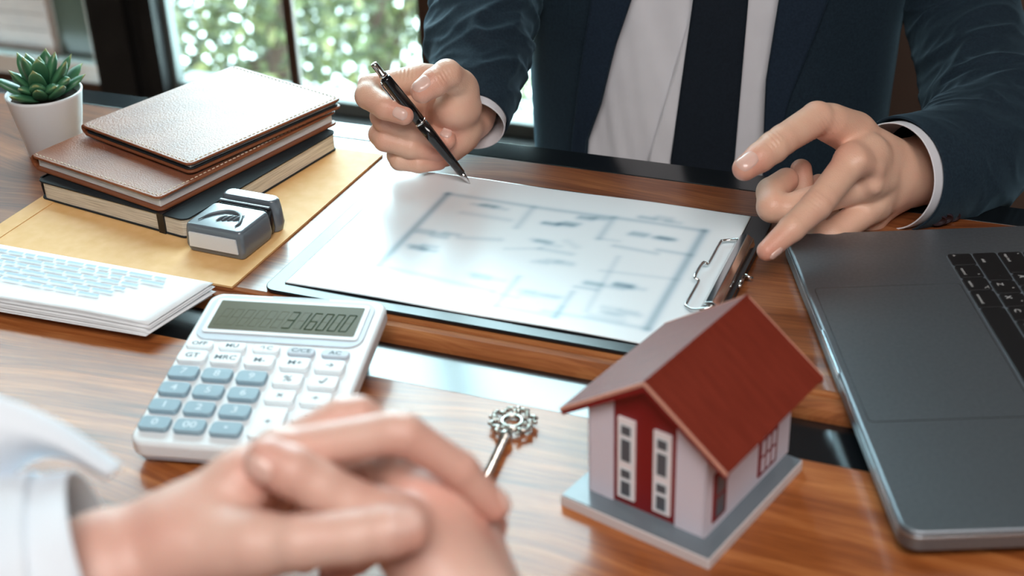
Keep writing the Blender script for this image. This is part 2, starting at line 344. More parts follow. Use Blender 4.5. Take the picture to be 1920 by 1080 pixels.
# unseen panel added to go with the soft front fill light
cl_ = empty('fill_panel', 'unseen square panel added near the ceiling for the front fill light', 'lamp', (.40, -.45, 1.845)); box('fill_housing', (-.95, .95, -.70, .70, .0, .05), 'sill', cl_, .004)

# ------------------------------------------------------------------ desk
dk = empty('desk', 'dark red wooden desk with black lacquered inlay strips under everything', 'desk', (0, 0, 0), TH)
UA, UB = -1.25, .85
box('top_panel', (UA, UB, .7505, 1.0225, -.03, 0), 'wood', dk, .0015)
# rounded near moulding of the centre panel
prof = [(.7505, -.03), (.7505, 0), (.748, -.0008), (.7475, -.0022), (.745, -.0016), (.740, -.0022), (.7365, -.005), (.7345, -.0095), (.7340, -.014), (.7345, -.03)]
link('edge_moulding', prism(prof, UA, UB, 'x'), 'moulding', dk, False)
box('far_strip', (UA, UB, 1.023, 1.056, -.05, -.0005), 'lacquer', dk, .0015)
box('inlay_strip', (UA, UB, .686, .7338, -.03, -.012), 'lacquer', dk, .001)
box('front_panel', (UA, UB, .25, .6845, -.03, -.006), 'wood_front', dk, .002)
box('apron', (UA+.05, UB-.05, .33, .98, -.09, -.0302), 'dark_frame', dk)
for a in (UA+.06, UB-.12):
    for b in (.34, .9): box('leg', (a, a+.06, b, b+.06, -.75, -.0903), 'dark_frame', dk, .003)

# ------------------------------------------------------------------ paper goods (desk frame)
ev = empty('envelope', 'manila envelope lying under the stack of notebooks', 'envelope', T(-.6495, .87, .0002), TH)
# local box spans u -.767..-.531, v .748..1.0
link('envelope_body', prism([(-.118, -.122), (.118, -.122), (.120, .125), (-.116, .125)], 0, .0016), 'envelope', ev)
link('end_flap', prism([(-.1175, -.121), (-.101, -.121), (-.099, .1245), (-.1155, .1245)], .0017, .0022), 'envelope', ev)
# loose sheets at the left
def sheet_mesh(corners, th=.00012, curl=None, nx=24, ny=16, text_rows=False):
    A, B, C_, D_ = [np.array(c, float) for c in corners]; top = []
    for j in range(ny+1):
        for i in range(nx+1):
            s, t = i/nx, j/ny; p = (A*(1-s)+B*s)*(1-t)+(D_*(1-s)+C_*s)*t
            if curl: p = p+np.array([0, 0, curl(s, t)])
            top.append(p)
    n = len(top); vs = top+[p-np.array([0, 0, th]) for p in top]; fs = []
    q = lambda i, j: j*(nx+1)+i
    for j in range(ny):
        for i in range(nx): fs.append((q(i, j), q(i+1, j), q(i+1, j+1), q(i, j+1))); fs.append((n+q(i, j+1), n+q(i+1, j+1), n+q(i+1, j), n+q(i, j)))
    for i in range(nx): fs.append((q(i+1, 0), q(i, 0), n+q(i, 0), n+q(i+1, 0))); fs.append((q(i, ny), q(i+1, ny), n+q(i+1, ny), n+q(i, ny)))
    for j in range(ny): fs.append((q(0, j), q(0, j+1), n+q(0, j+1), n+q(0, j))); fs.append((q(nx, j+1), q(nx, j), n+q(nx, j), n+q(nx, j+1)))
    return pyd(vs, fs)
ns = 9
ro = random.Random(4)
for k in range(ns):
    f = k/(ns-1); z = .0022+.0078*f
    du = -.0035*f+ro.uniform(-.002, .002); dv = ro.uniform(-.001, .001)
    fr = .668+.006*f+ro.uniform(-.0015, .001)
    cs = [T(-.83, fr-.010, 0), T(-.5505+du, fr, 0), T(-.537+du, .737+dv-.004*(1-f), 0), T(-.83, .739+dv, 0)]
    cv = lambda s, t, z=z, f=f: z+.0045*f*math.exp(-((1-t)/.35)**2)*(s < 2)*0+.0008*math.sin(5*s+2*f)*(1-t)*f-.0035*f*max(0, s-.8)/.2*(1-t)*.8
    lab = 'white printed sheet lying on top of the loose paper stack' if k == ns-1 else ('bottom white sheet of the loose stack left of the calculator' if k == 0 else 'blank white sheet of the loose stack, %s from its top' % ['', 'second', 'third', 'fourth', 'fifth', 'sixth', 'seventh', 'eighth', 'ninth'][ns-1-k])
    o = link('paper_sheet', sheet_mesh(cs, curl=cv), 'white_paper', None, True); tag(o, lab, 'paper', 'loose papers stacked at the left edge of the desk')
    top = o
pr_m = mat('pale blue grey print', (.42, .54, .63), .6)
tx = []
for r in range(6):
    u = -.79; vv = .727-.0072*r
    while u < -.575-.006*r+(0 if r < 4 else -.0):
        wd = random.uniform(.008, .022)
        if u+wd > -.570: break
        tx.append((u, u+wd, vv, vv+.0028)); u += wd+.0022
vs, fs = [], []
for x0, x1, y0, y1 in tx:
    n = len(vs); vs += [T(x0, y0, .01135), T(x1, y0, .01135), T(x1, y1, .01135), T(x0, y1, .01135)]; fs.append((n, n+1, n+2, n+3))
link('printed_lines', pyd(vs, fs), pr_m, top)

# clipboard
cb = empty('clipboard', 'black clipboard with a steel wire clip, holding the floor plan', 'clipboard', T(-.34, .86, .0), TH)
box_ = prism(rrect(-.168, .160, -.110, .112, .010), .0004, .0034); o = link('board', box_, 'black', cb); bevel(o, .0008)
bsdf(M['black']).inputs['Roughness'].default_value = .22
cl = link('clip_bar', prism([(0, 0), (.013, 0), (.015, .002), (.0135, .0075), (.009, .0105), (.004, .0095), (.0005, .004)], -.050, .056, 'y'), 'silver', cb); cl.location = (.142, .003, .0042); bevel(cl, .0006)
cr_ = link('clip_groove', boxes([(.0145, .0175, -.046, .050, 0, .003)]), 'black', cl)
x0, x1, y0, y1, zc = .132, .148, -.047, .055, .009
wr = [(x1+.003, y1, zc+.002), (x1-.002, y1+.003, zc+.001), (x0+.006, y1+.003, zc-.001), (x0+.001, y1, zc-.001), (x0, y1-.004, zc-.001), (x0, .018, zc-.001), (x0-.001, .015, zc), (x0-.0035, .013, zc+.001), (x0-.0035, -.008, zc+.001), (x0-.001, -.010, zc), (x0, -.013, zc-.001), (x0, y0+.004, zc-.001), (x0+.001, y0, zc-.001), (x0+.006, y0-.003, zc-.001), (x1-.002, y0-.003, zc+.001), (x1+.003, y0, zc+.002)]
tube('wire_loop', catmull(wr, 4), .0011, 'silver', cb, 10)
tube('hinge_pin', [(.160, -.006, .006), (.160, .010, .006)], .0016, 'silver', cb)
tube('hinge_pin', [(.160, .012, .006), (.166, .012, .004)], .0014, 'silver', cb)

# floor plan sheet: drawing printed on a fine grid (flat print)
pu0, pu1, pv0, pv1 = -.4950, -.1975, .762, .9685
segs = []
def sg(a, b, c, d, w=.0012, i=.5): segs.append((a, b, c, d, w, i))
X0, X1, Y0, Y1 = -.440, -.2255, .793, .933
sg(X0, Y0+.012, X0, Y1, .0017, .8); sg(X0, Y1, X1, Y1, .0016, .45); sg(X1, Y1, X1, Y0-.012, .0018, .75); sg(X1, Y0-.012, -.300, Y0-.012, .0012, .35); sg(-.345, Y0+.004, X0, Y0+.012, .0014, .35); sg(-.345, Y0+.002, -.325, Y0, .001, .25)
sg(-.335, .822, -.335, .778, .0013, .45); sg(-.335, .778, -.290, .776, .0013, .35); sg(-.290, .776, -.290, .812, .0011, .45); sg(-.29, .82, -.275, .82, .001, .4)
sg(-.365, .932, -.365, .895, .0016, .35); sg(-.298, .933, -.298, .896, .0016, .4); sg(-.298, .896, -.283, .896, .001, .2); sg(-.283, .888, -.25, .886, .0013, .35); sg(-.25, .892, X1, .892, .0013, .4)
sg(-.40, .865, -.37, .872, .002, .3); sg(-.415, .905, -.375, .905, .002, .25); sg(-.28, .848, X1, .853, .001, .2); sg(-.29, .79, -.29, .776, .001, .3); sg(-.335, .868, -.31, .866, .0018, .3)
sg(-.36, .86, -.335, .868, .001, .2); sg(-.32, .885, -.31, .878, .0022, .2); sg(-.275, .872, -.272, .79, .001, .25); sg(-.245, .785, -.268, .785, .0022, .25)
rp = random.Random(11)
for cx, cy, i in ((-.40, .922, .5), (-.42, .865, .7), (-.415, .842, .75), (-.318, .926, .5), (-.337, .912, .8), (-.26, .912, .8), (-.27, .83, .5), (-.25, .832, .5), (-.312, .80, .5), (-.355, .815, .45), (-.32, .85, .4), (-.25, .795, .45), (-.33, .877, .4), (-.262, .942, .5)):
    for q in range(5): a = cx+rp.uniform(-.012, .012); b = cy+rp.uniform(-.004, .004); sg(a-.005, b, a+.005, b, .0016, i*.6)
nx, ny = 250, 172
gx = np.linspace(pu0, pu1, nx+1); gy = np.linspace(pv0, pv1, ny+1); GX, GY = np.meshgrid(gx, gy); ink = np.zeros_like(GX)
for a, b, c, d, w, i in segs:
    dx, dy = c-a, d-b; t = np.clip(((GX-a)*dx+(GY-b)*dy)/(dx*dx+dy*dy+1e-12), 0, 1)
    dist = np.hypot(GX-a-t*dx, GY-b-t*dy); ink = np.maximum(ink, 0)+i*np.exp(-(dist/(w+.0018))**2)*.85*(1-.6*np.clip(ink, 0, 1))
ink = np.clip(ink, 0, 1)
vsn = np.stack([GX*U[0]+GY*V[0], GX*U[1]+GY*V[1], np.full_like(GX, .0048)+.0004*np.sin(GX*40)], -1).reshape(-1, 3)
ii = np.arange(ny)[:, None]*(nx+1)+np.arange(nx)[None]; fsn = np.stack([ii, ii+1, ii+nx+2, ii+nx+1], -1).reshape(-1, 4)
me = pyd(vsn, fsn); ca = me.color_attributes.new('ink', 'FLOAT_COLOR', 'POINT'); ca.data.foreach_set('color', np.repeat(ink.reshape(-1), 4))
fp = mat('printed plan paper', (.8, .8, .8), .26, spec=.6); at = N(fp, 'ShaderNodeVertexColor', layer_name='ink')
r_ = ramp(fp, at.outputs[0], [(0, (.76, .80, .83)), (.5, (.46, .56, .63)), (1, (.20, .29, .36))]); L(fp, r_.outputs[0], bsdf(fp).inputs['Base Color'])
o = link('floor_plan_sheet', me, fp, None, True); so = o.modifiers.new('th', 'SOLIDIFY'); so.thickness = .0009; so.offset = -1
tag(o, 'white sheet with a pale blue floor plan clipped on the black clipboard', 'paper')

# ------------------------------------------------------------------ notebooks
def stitches(path, n, m, parent, L_=.0030, r=.00042):
    parts = []; P_ = [np.array(p, float) for p in path]; seg = [np.linalg.norm(P_[i+1]-P_[i]) for i in range(len(P_)-1)]
    for i in range(len(P_)-1):
        d = (P_[i+1]-P_[i])/seg[i]; k = int(seg[i]/.0046)
        for j in range(k):
            c = P_[i]+d*(j+.5)*seg[i]/k; h = d*L_/2; up = np.array([0, 0, .0005]); sd = np.array([-d[1], d[0], 0])*.0005
            parts.append(tube_vf([c-h-up+sd, c-h*.6+up*.3, c+h*.6+up*.3, c+h-up-sd], r, 5))
    o = link('stitching', merge(parts), m, parent, True); return tag(o, kind='stuff')
def leather_book(x, y, th, w, h, z0, t, label, inner, sag=0.0, pagem='pages', wrap='leather'):
    b = empty('leather_notebook', label, 'notebook', (x, y, z0), th); ct = .0022
    def cover(name, zz, m, thk=ct, ext=.0):
        n = 14; pl = rrect(-w/2-ext, w/2+ext, -h/2-ext, h/2+ext, .006, 4)
        o = link(name, prism(pl, zz, zz+thk), m, b); bevel(o, .0007, 3); return o
    cover('back_cover', 0, 'leather_edge'); cover('front_cover', t-ct, 'leather')
    if inner: cover('inner_lining', ct+.0001, 'bookcloth', .0012, -.0015); cover('inner_lining', t-ct-.0013, 'bookcloth', .0012, -.0015)
    z1, z2 = (ct+.0014, t-ct-.0014) if inner else (ct+.0002, t-ct-.0002)
    o = box('page_block', (-w/2+.004, w/2-.004, -h/2+.004, h/2-.004, z1, z2), pagem, b, .0004)
    # rolled spine on the left side
    sp = [(-w/2+.003-.006*math.sin(a), t/2-(t/2)*math.cos(a)) for a in np.linspace(0, PI, 9)]+[(-w/2+.003-.0045*math.sin(a), t/2+(t/2-.0016)*math.cos(a)) for a in np.linspace(0, PI, 9)]
    o = link('spine', prism(sp, -h/2+.002, h/2-.002, 'y'), 'leather', b, False)
    e = .0035; stitches([(-w/2+.002, -h/2+e, t), (w/2-e, -h/2+e, t), (w/2-e, h/2-e, t), (-w/2+.002, h/2-e, t)], 0, 'thread', b)
    stitches([(-w/2+.002, -h/2+e, ct), (-w/2+.003, -h/2+e, ct)], 0, 'thread', b)
    return b
bb = empty('black_notebook', 'black notebook with cream pages and elastic strap, bottom of the stack', 'notebook', (-.2695, 1.0985, .0022), -.5558)
w_, h_, t_ = .1645, .1957, .0168
for nm, z0 in (('back_cover', 0), ('front_cover', t_-.0014)):
    o = link(nm, prism(rrect(-w_/2, w_/2, -h_/2, h_/2, .007, 5), z0, z0+.0014), 'bookcloth', bb); bevel(o, .0004)
o = link('page_block', prism(rrect(-w_/2+.0035, w_/2-.001, -h_/2+.001, h_/2-.001, .006, 5), .00145, t_-.00145), 'cream', bb)
o = link('spine', prism([(-w_/2-.001, .0), (-w_/2+.0034, .0), (-w_/2+.0034, t_), (-w_/2-.001, t_), (-w_/2-.0022, t_/2)], -h_/2+.006, h_/2-.006, 'y'), 'bookcloth', bb)
sx_ = w_/2-.026
box('elastic_strap', (sx_-.0035, sx_+.0035, -h_/2-.0008, h_/2+.0008, -.0004, t_+.0006), 'black', bb, .0004)
leather_book(-.2733, 1.1165, -.640, .1575, .2087, .0196, .0128, 'brown stitched leather notebook with white pages, middle of the stack', False)
leather_book(-.2527, 1.1332, -.700, .1430, .1720, .0350, .0092, 'brown stitched leather folder with dark lining on top of the notebook stack', True)

# ------------------------------------------------------------------ stamp
sp_ = empty('self_inking_stamp', 'grey self-inking stamp with a blank white end label', 'stamp', (-.2125, .9695, .0022), math.radians(-25)); sp_.scale = (1.18, 1.2, 1.2)
def taper(x0, x1, y0, y1, z0, z1, ix, iy, r=.004, n=4, crown=0.0):
    a = rrect(x0, x1, y0, y1, r, n); cx, cy = (x0+x1)/2, (y0+y1)/2; lv = [(z0, .93, 0), (z0+(z1-z0)*.25, 1, 0), (z0+(z1-z0)*.72, 1-ix*.5, 0), (z1-.0015, 1-ix, 0), (z1, 1-ix-.05, 0)]
    vs, fs = [], []; m_ = len(a)
    for z, s, _ in lv: vs += [(cx+(p[0]-cx)*s, cy+(p[1]-cy)*s, z) for p in a]
    for i in range(len(lv)-1):
        for k in range(m_): fs.append((i*m_+k, i*m_+(k+1) % m_, (i+1)*m_+(k+1) % m_, (i+1)*m_+k))
    vs.append((cx, cy, z0)); vs.append((cx, cy, z1+crown)); t = len(vs)-1
    for k in range(m_): fs.append(((k+1) % m_, k, t-1)); fs.append(((len(lv)-1)*m_+k, (len(lv)-1)*m_+(k+1) % m_, t))
    return pyd(vs, fs)
o = link('body', taper(-.0225, .0225, -.0245, .0105, 0, .0195, .05, .05, .003, 4, .0006), 'grey_plastic', sp_, True); o.data.materials.append(M['grey_side']); bevel(o, .0012, 3, 25)
o = link('end_label', prism([(-.0185, .0045), (.0185, .0045), (.0178, .0145), (-.0178, .0145)], -.0254, -.0243, 'y'), 'label', sp_)
o = link('collar', taper(-.0205, .0205, .0102, .0165, .0005, .0190, .05, .05, .002, 3), 'black', sp_, True); bevel(o, .0008)
o = link('cap', taper(-.0228, .0228, .0160, .0265, 0, .0225, .09, .05, .0045, 5), 'grey_plastic', sp_, True); bevel(o, .0015, 3, 25)
o = link('cap_bar', boxes([(-.0195, .0195, .0120, .0145, .0190, .0203)]), 'grey_plastic', sp_); bevel(o, .0005)
# raised crescent and finger grooves on the top
arc = [(-.013+.026*(t), -.020+.0185*math.sin(PI*min(1, t*1.15)**.9*.62), .0203) for t in np.linspace(0, 1, 22)]
cres = catmull([(-.015, -.0175, .0203), (-.011, -.008, .0204), (-.002, -.0015, .0205), (.008, -.0035, .0204), (.0135, -.0125, .0203), (.0135, -.018, .0202)], 5)
tube('crescent_ridge', cres, [.0003+.0011*math.sin(PI*(i/(len(cres)-1))) for i in range(len(cres))], 'grey_side', sp_, 8)
for k in range(4):
    pp = [(-.003+.0035*k+.0035*t*(1 if k else 1), -.015+.0012*k+.0085*t, .0202+.0004*math.sin(PI*t)) for t in np.linspace(0, 1, 8)]
    tube('finger_groove', pp, [.0002+.0007*math.sin(PI*i/7) for i in range(8)], 'grey_side', sp_, 6)

# ------------------------------------------------------------------ succulent
pc = np.array([-.4045, 1.160, .0]); plant = empty('potted_succulent', 'small green succulent in a white tapered pot, behind the notebooks', 'plant', tuple(pc))
link('pot', lathe([(.0225, 0), (.0235, .0015), (.0328, .0555), (.0333, .0575), (.0322, .0585), (.0312, .0575), (.0300, .050), (.0, .0499)][:7]+[(.001, .0495)]), 'pot', plant, True)
link('soil', lathe([(.0295, .0505), (.029, .0515), (.012, .0525), (.001, .053)], 32), 'soil', plant, True)
def leaf_mesh(Lf, wd, th, curl):
    vs, fs, tone = [], [], []; n, m_ = 14, 12
    for i in range(n+1):
        t = i/n; prof = (math.sin(PI*min(1, (t*.86+.09)))**.75)*(1 if t < .80 else max(.0, (1-t)/.2)**.6)
        z = Lf*t; off = curl*t*t
        for k in range(m_):
            a = 2*PI*k/m_; x = wd*prof*math.cos(a); y = th*prof*math.sin(a)*(1.0 if math.sin(a) < 0 else .55)
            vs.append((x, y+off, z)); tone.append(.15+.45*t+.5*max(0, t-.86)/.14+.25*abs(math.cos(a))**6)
    for i in range(n):
        for k in range(m_): fs.append((i*m_+k, i*m_+(k+1) % m_, (i+1)*m_+(k+1) % m_, (i+1)*m_+k))
    fs.append(tuple(range(m_))[::-1]); me = pyd(vs, fs)
    ca = me.color_attributes.new('tip', 'FLOAT_COLOR', 'POINT'); ca.data.foreach_set('color', np.repeat(np.clip(np.array(tone), 0, 1), 4)); return me
LM = [leaf_mesh(.040, .0072, .0050, -.006), leaf_mesh(.033, .0072, .0055, -.003), leaf_mesh(.022, .0068, .0056, -.002)]
rl = random.Random(2)
for ring, (cnt, tilt, zz, mi, rr, ph) in enumerate([(8, 66, .0535, 0, .006, .2), (6, 42, .057, 0, .005, .55), (5, 20, .062, 1, .004, .1), (2, 6, .068, 2, .002, .7), (4, 60, .062, 2, .012, 4.4)]):
    for k in range(cnt):
        a = ph+2*PI*k/cnt+rl.uniform(-.18, .18); tl = math.radians(tilt+rl.uniform(-7, 7))
        if ring == 4: a = 4.3+k*.55
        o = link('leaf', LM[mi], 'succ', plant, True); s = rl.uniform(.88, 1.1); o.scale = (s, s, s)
        o.rotation_euler = (Matrix.Rotation(a-PI/2, 4, 'Z')@Matrix.Rotation(-tl, 4, 'X')).to_euler(); o.location = (rr*math.cos(a), rr*math.sin(a), zz-.002)

# ------------------------------------------------------------------ calculator
ca_ = empty('calculator', 'white desktop calculator with blue-grey number keys', 'calculator', (-.1592, .7534, 0), -.184)
tilt = math.atan2(.015, .1562); CW, CL = .125, .157
ca_.rotation_euler = (tilt, 0, -.184); ca_.location = (-.1592, .7534, .0205)
o = link('body', prism(rrect(-CW/2, CW/2, -CL/2, CL/2, .010, 8), -.0125, -.0005), 'calc', ca_); bevel(o, .0028, 4)
o = link('lower_shell', prism(rrect(-CW/2+.002, CW/2-.002, -CL/2+.002, CL/2-.002, .009, 6), -.0155, -.0126), 'calc_in', ca_); bevel(o, .001)
o = link('rear_foot', prism([(CL/2-.02, -.0155), (CL/2-.004, -.0155), (CL/2-.006, -.029), (CL/2-.018, -.029)], -.045, .045, 'x'), 'calc_in', ca_); bevel(o, .001)
o = link('screen_surround', prism(rrect(-.0580, .0560, .0245, .0745, .010, 6), -.0004, .0004), 'calc_in', ca_); bevel(o, .0004)
o = link('screen_frame', prism(rrect(-.0545, .0525, .0315, .0700, .003, 4), .0004, .0012), 'calc', ca_); bevel(o, .0006)
lc = link('display', prism(rrect(-.0512, .0492, .0350, .0668, .001, 2), .0011, .0015), 'lcd', ca_); lc['label'] = 'olive grey liquid crystal display'
link('pen_slot', boxes([(-.018, .022, .0747, .0760, -.0004, .0003)]), 'calc_in', ca_)
SEG = {'a': (0, 1, 1, 1), 'b': (1, 1, 1, .5), 'c': (1, .5, 1, 0), 'd': (0, 0, 1, 0), 'e': (0, .5, 0, 0), 'f': (0, 1, 0, .5), 'g': (0, .5, 1, .5)}
DG = {'3': 'abgcd', '1': 'bc', '6': 'afgcde', '5': 'afgcd', '0': 'abcdef', '8': 'abcdefg'}
def digit(ch, x, y, w, h, z, r):
    out = []
    for s in DG[ch]:
        a, b, c, d = SEG[s]; out.append(tube_vf([(x+a*w+(b-.5)*h*.18, y+b*h, z), (x+c*w+(d-.5)*h*.18, y+d*h, z)], r, 4))
    return out
on, off = [], []
for k in range(12):
    x = -.0465+k*.0078; off += digit('8', x, .0395, .0050, .0180, .00130, .00032)
    ch = '      316000'[k]
    if ch != ' ': on += digit(ch, x, .0395, .0050, .0180, .00130, .00062)
link('display_digits', merge(on), 'lcd_digit', ca_); link('unlit_digits', merge(off), 'lcd_ghost', ca_)
kcol = [-.0497, -.0272, -.0042, .0195, .0424]
def ckey(x, y, w, h, m, s, lm_, size, hgt=.0032):
    k = link('key', prism(rrect(-w/2, w/2, -h/2, h/2, .0032, 5), -.0005, hgt), m, ca_); k.location = (x, y, 0); bevel(k, .0009, 3)
    if s: text('key_print', s, size, lm_, k, (0, 0, hgt+.00012), bold=.0001, sx=1.15)
for c, s in enumerate(['OFF', 'MU', '\u2191C', 'C/CE', 'AC']): ckey(kcol[c], .0170-.0004*c, .0185, .0078, 'key_white' if c < 3 else 'calc_in', s, 'legend_dark', .0052, .0024)
rows = [(.0034, ['GT', 'MRC', 'M-', 'M+', '\u2192']), (-.0130, ['7', '8', '9', '%', '\u221a']), (-.0296, ['4', '5', '6', '\u00d7', '\u00f7']), (-.0462, ['1', '2', '3', '+', '\u2212']), (-.0628, ['0', '00', '\u2022', '', '='])]
for r, (y, ss) in enumerate(rows):
    for c, s in enumerate(ss):
        y_ = y-.0004*c
        if r == 4 and c == 3: continue
        g = r > 0 and c < 3
        if r == 3 and c == 3: ckey(kcol[c], y_-.0083, .0190, .0285, 'key_white', '+', 'legend_dark', .007); continue
        ckey(kcol[c], y_, .0195, .0118, 'key_grey' if g else 'key_white', s, 'legend_white' if g else 'legend_dark', .0078 if r else .0062)

# ------------------------------------------------------------------ laptop
lp = empty('laptop', 'open space-grey laptop with black keys at the right edge', 'laptop', (.2015, .5740, 0), math.radians(-.3))
TC = .1816; LX, LY = .241, .345
o = link('base', prism(rrect(0, LX, 0, LY, .011, 8), .0012, .0150), 'alu', lp); bevel(o, .0022, 4)
o = link('edge_rim', prism(rrect(-.0002, LX+.0002, -.0002, LY+.0002, .011, 8), .0100, .0118), 'alu_rim', lp); bevel(o, .0004)
o = link('finger_scoop', prism([(-.0006, TC-.027), (.0016, TC-.024), (.0016, TC+.024), (-.0006, TC+.027)], .0095, .01515), 'alu_rim', lp); bevel(o, .0006)
for a, b in ((.02, .02), (LX-.03, .02), (.02, LY-.03), (LX-.03, LY-.03)): link('rubber_foot', lathe([(.006, 0), (.0062, .0014)], 16), 'black', lp).location = (a, b, -.0001)
o = link('trackpad_gap', prism(rrect(.0056, .1064, TC-.0804, TC+.0804, .0035, 5), .0150, .01508), 'black', lp)
o = link('trackpad', prism(rrect(.0060, .1060, TC-.0800, TC+.0800, .0032, 5), .0150, .01516), 'alu', lp)
KX, KY = .1080, .3035
o = link('keyboard_well', prism(rrect(KX, KX+.0915, .0425, KY, .003, 4), .0150, .01512), 'alu_rim' if False else 'grey_side', lp)
def lkey(c0, c1, y0, y1, items):
    x0 = KX+.0008+.0180*c0; x1 = KX+.0180*c1-.0006
    k = link('keycap', prism(rrect(x0, x1, y0+.0007, y1-.0007, .0018, 3), .0151, .0162), 'keycap', lp); bevel(k, .0003, 2)
    for s, ax, ay, sz in items:
        text('key_legend', s, sz, 'kleg', k, (x0+(x1-x0)*ax, y1+(y0-y1)*ay, .01625), (0, 0, -PI/2), bold=.00008)
p = .0179; y = KY-.0006
for s, h, t in (('', 1, 'fn'), ('', 1, 'control'), ('', 1, 'option'), ('', 1.3, 'command'), ('', 5.2, ''), ('', 1.3, 'command'), ('', 1, 'option'), ('', .9, ''), ('', .9, ''), ('', .9, '')):
    it = [(t, .25, .5 if t != 'fn' else .2, .0031)] if t else []
    if t == 'control': it.append(('\u02c4', .78, .75, .004))
    if t == 'option': it.append(('\u2325', .78, .78, .004))
    lkey(0, 1, y-h*p, y, it); y -= h*p
def row(c, first, fl, fw, letters):
    global_y = KY-.0006; lkey(c, c+1, global_y-fw*p, global_y, [(fl, .27, .30 if fw > 1.6 else .5, .0031)]+([('\u2022', .82, .12, .004)] if fl == 'caps lock' else [])); yy = global_y-fw*p
    for ch in letters:
        lkey(c, c+1, yy-p, yy, [(ch, .32, .3, .0058), ('\u00b0', .7, .6, .004)]); yy -= p
    lkey(c, c+1, global_y-14.5*p, yy, [])
row(1, 0, 'shift', 2.3, 'ZXCVBNM,./'); row(2, 0, 'caps lock', 1.75, 'ASDFGHJKL;\''); row(3, 0, 'tab', 1.5, 'QWERTYUIOP[]'); row(4, 0, '`', 1.0, '1234567890-=')
lid = link('lid', prism(rrect(0, .235, 0, LY, .011, 8), 0, .006), 'alu', lp); lid.location = (LX-.004, 0, .016); lid.rotation_euler = (0, math.radians(-72), 0); bevel(lid, .001)
box('display_glass', (.008, .228, .008, LY-.008, .0061, .0066), 'screen', lid)

# ------------------------------------------------------------------ model house
HZ = .0
hs = empty('model_house', 'small red and white model house with a red gable roof', 'model house', (.0947, .6471, -.006), -.6696)
o = link('base_board', prism(rrect(-.0488, .0488, -.0540, .0540, .0008, 2), 0, .0068), 'h_base_side', hs); bevel(o, .0004)
link('base_top', boxes([(-.0480, .0480, -.0532, .0532, .0068, .0076)]), 'h_base', hs)
HB = .0076+.0
zf = lambda x: (.0998-.0020-(x-.0023)*.732) if x > .0023 else (.0998-.0020+(x-.0023)*.690)
x0, x1, y0, y1 = -.0368, .0368, -.0396, .0558
gab = [(x0, HB), (x1, HB), (x1, zf(x1)-.0015), (.0023, zf(.0023)-.0015), (x0, zf(x0)-.0015)]
link('house_walls', prism(gab, y0, y1, 'y'), 'h_red', hs)
# white cladding: two front strips, side walls
link('wall_panel', prism([(x0-.0008, HB), (-.0215, HB), (-.0215, zf(-.0215)-.006), (x0-.0008, zf(x0)-.006)], y0-.0012, y0-.0001, 'y'), 'h_white', hs)
link('wall_panel', prism([(.0190, HB), (x1+.0008, HB), (x1+.0008, zf(x1)-.0045), (.0190, zf(.0190)-.0045)], y0-.0012, y0-.0001, 'y'), 'h_white', hs)
link('wall_panel', boxes([(x1+.0001, x1+.0012, y0-.0012, y1, HB, zf(x1)-.0045)]), 'h_white', hs)
link('wall_panel', boxes([(x0-.0012, x0-.0001, y0-.0012, y1, HB, zf(x0)-.005)]), 'h_white', hs)
link('wall_panel', boxes([(x0, x1, y1+.0001, y1+.001, HB, .058)]), 'h_white', hs)
for xc in (-.0128, .0103):
    w = link('window_frame', boxes([(xc-.0055, xc+.0055, y0-.0016, y0-.0001, .0125, .0665)]), mat('window white', (.80, .76, .78), .5), hs)
    for za, zb in ((.0150, .0245), (.0270, .0325), (.0385, .0530), (.0560, .0620)):
        q = link('pane', boxes([(xc-.0030, xc+.0030, y0-.0019, y0-.0012, za, zb)]), 'h_pane', w)
        link('pane_border', boxes([(xc-.0037, xc+.0037, y0-.00175, y0-.0012, za-.0007, zb+.0007)]), 'legend_white', w)
# right side: corner window and six-light window
def sidewin(ya, yb, za, zb, nx_, nz_, pm):
    w = link('window_frame', boxes([(x1+.0006, x1+.0020, ya, yb, za, zb)]), 'h_red', hs)
    for i in range(nx_):
        for j in range(nz_):
            a = ya+.0028+(yb-ya-.0028)*i/nx_; b = ya+(yb-ya-.0028)*(i+1)/nx_; c = za+.0026+(zb-za-.0026)*j/nz_; d = za+(zb-za-.0026)*(j+1)/nz_
            link('pane', boxes([(x1+.0016, x1+.0024, a, b, c, d)]), pm, w)
    return w
sidewin(-.0335, -.0195, .0135, .0460, 1, 2, 'h_pane'); sidewin(.0175, .0390, .0125, .050, 3, 3, 'h_white')
# roof: two slabs, edge boards
def slab(xa, za, xb, zb, th, name):
    dx, dz = xb-xa, zb-za; l = math.hypot(dx, dz); nx_, nz_ = -dz/l, dx/l
    if nz_ < 0: nx_, nz_ = -nx_, -nz_
    return link(name, prism([(xa, za), (xb, zb), (xb-nx_*th, zb-nz_*th), (xa-nx_*th, za-nz_*th)], -.0480, .0620, 'y'), 'roof', hs)
o = slab(.0023, .1000, -.0526, .0624, .0022, 'roof_slope')
o = slab(.0023, .1000, .0540, .0622, .0022, 'roof_slope')
for s, (xb, zb) in enumerate(((-.0526, .0624), (.0540, .0622))):
    for yy in (-.0484, .0617):
        xa, za = .0023, .1000; dx, dz = xb-xa, zb-za; l = math.hypot(dx, dz); nx_, nz_ = (-dz/l, dx/l) if dx > 0 else (dz/l, -dx/l)
        o = link('roof_edge', prism([(xa, za+.0004), (xb, zb+.0004), (xb-nx_*.0017, zb-nz_*.0017), (xa-nx_*.0017, za-nz_*.0017)], yy, yy+.0006, 'y'), 'h_edge', hs)
        o = link('barge_board', prism([(xa, za-.0024), (xb, zb-.0018), (xb-nx_*.0036, zb-nz_*.0036-.001), (xa, za-.0065)], yy+.0007 if yy < 0 else yy-.0012, yy+.0017 if yy < 0 else yy-.0002, 'y'), 'h_red', hs)
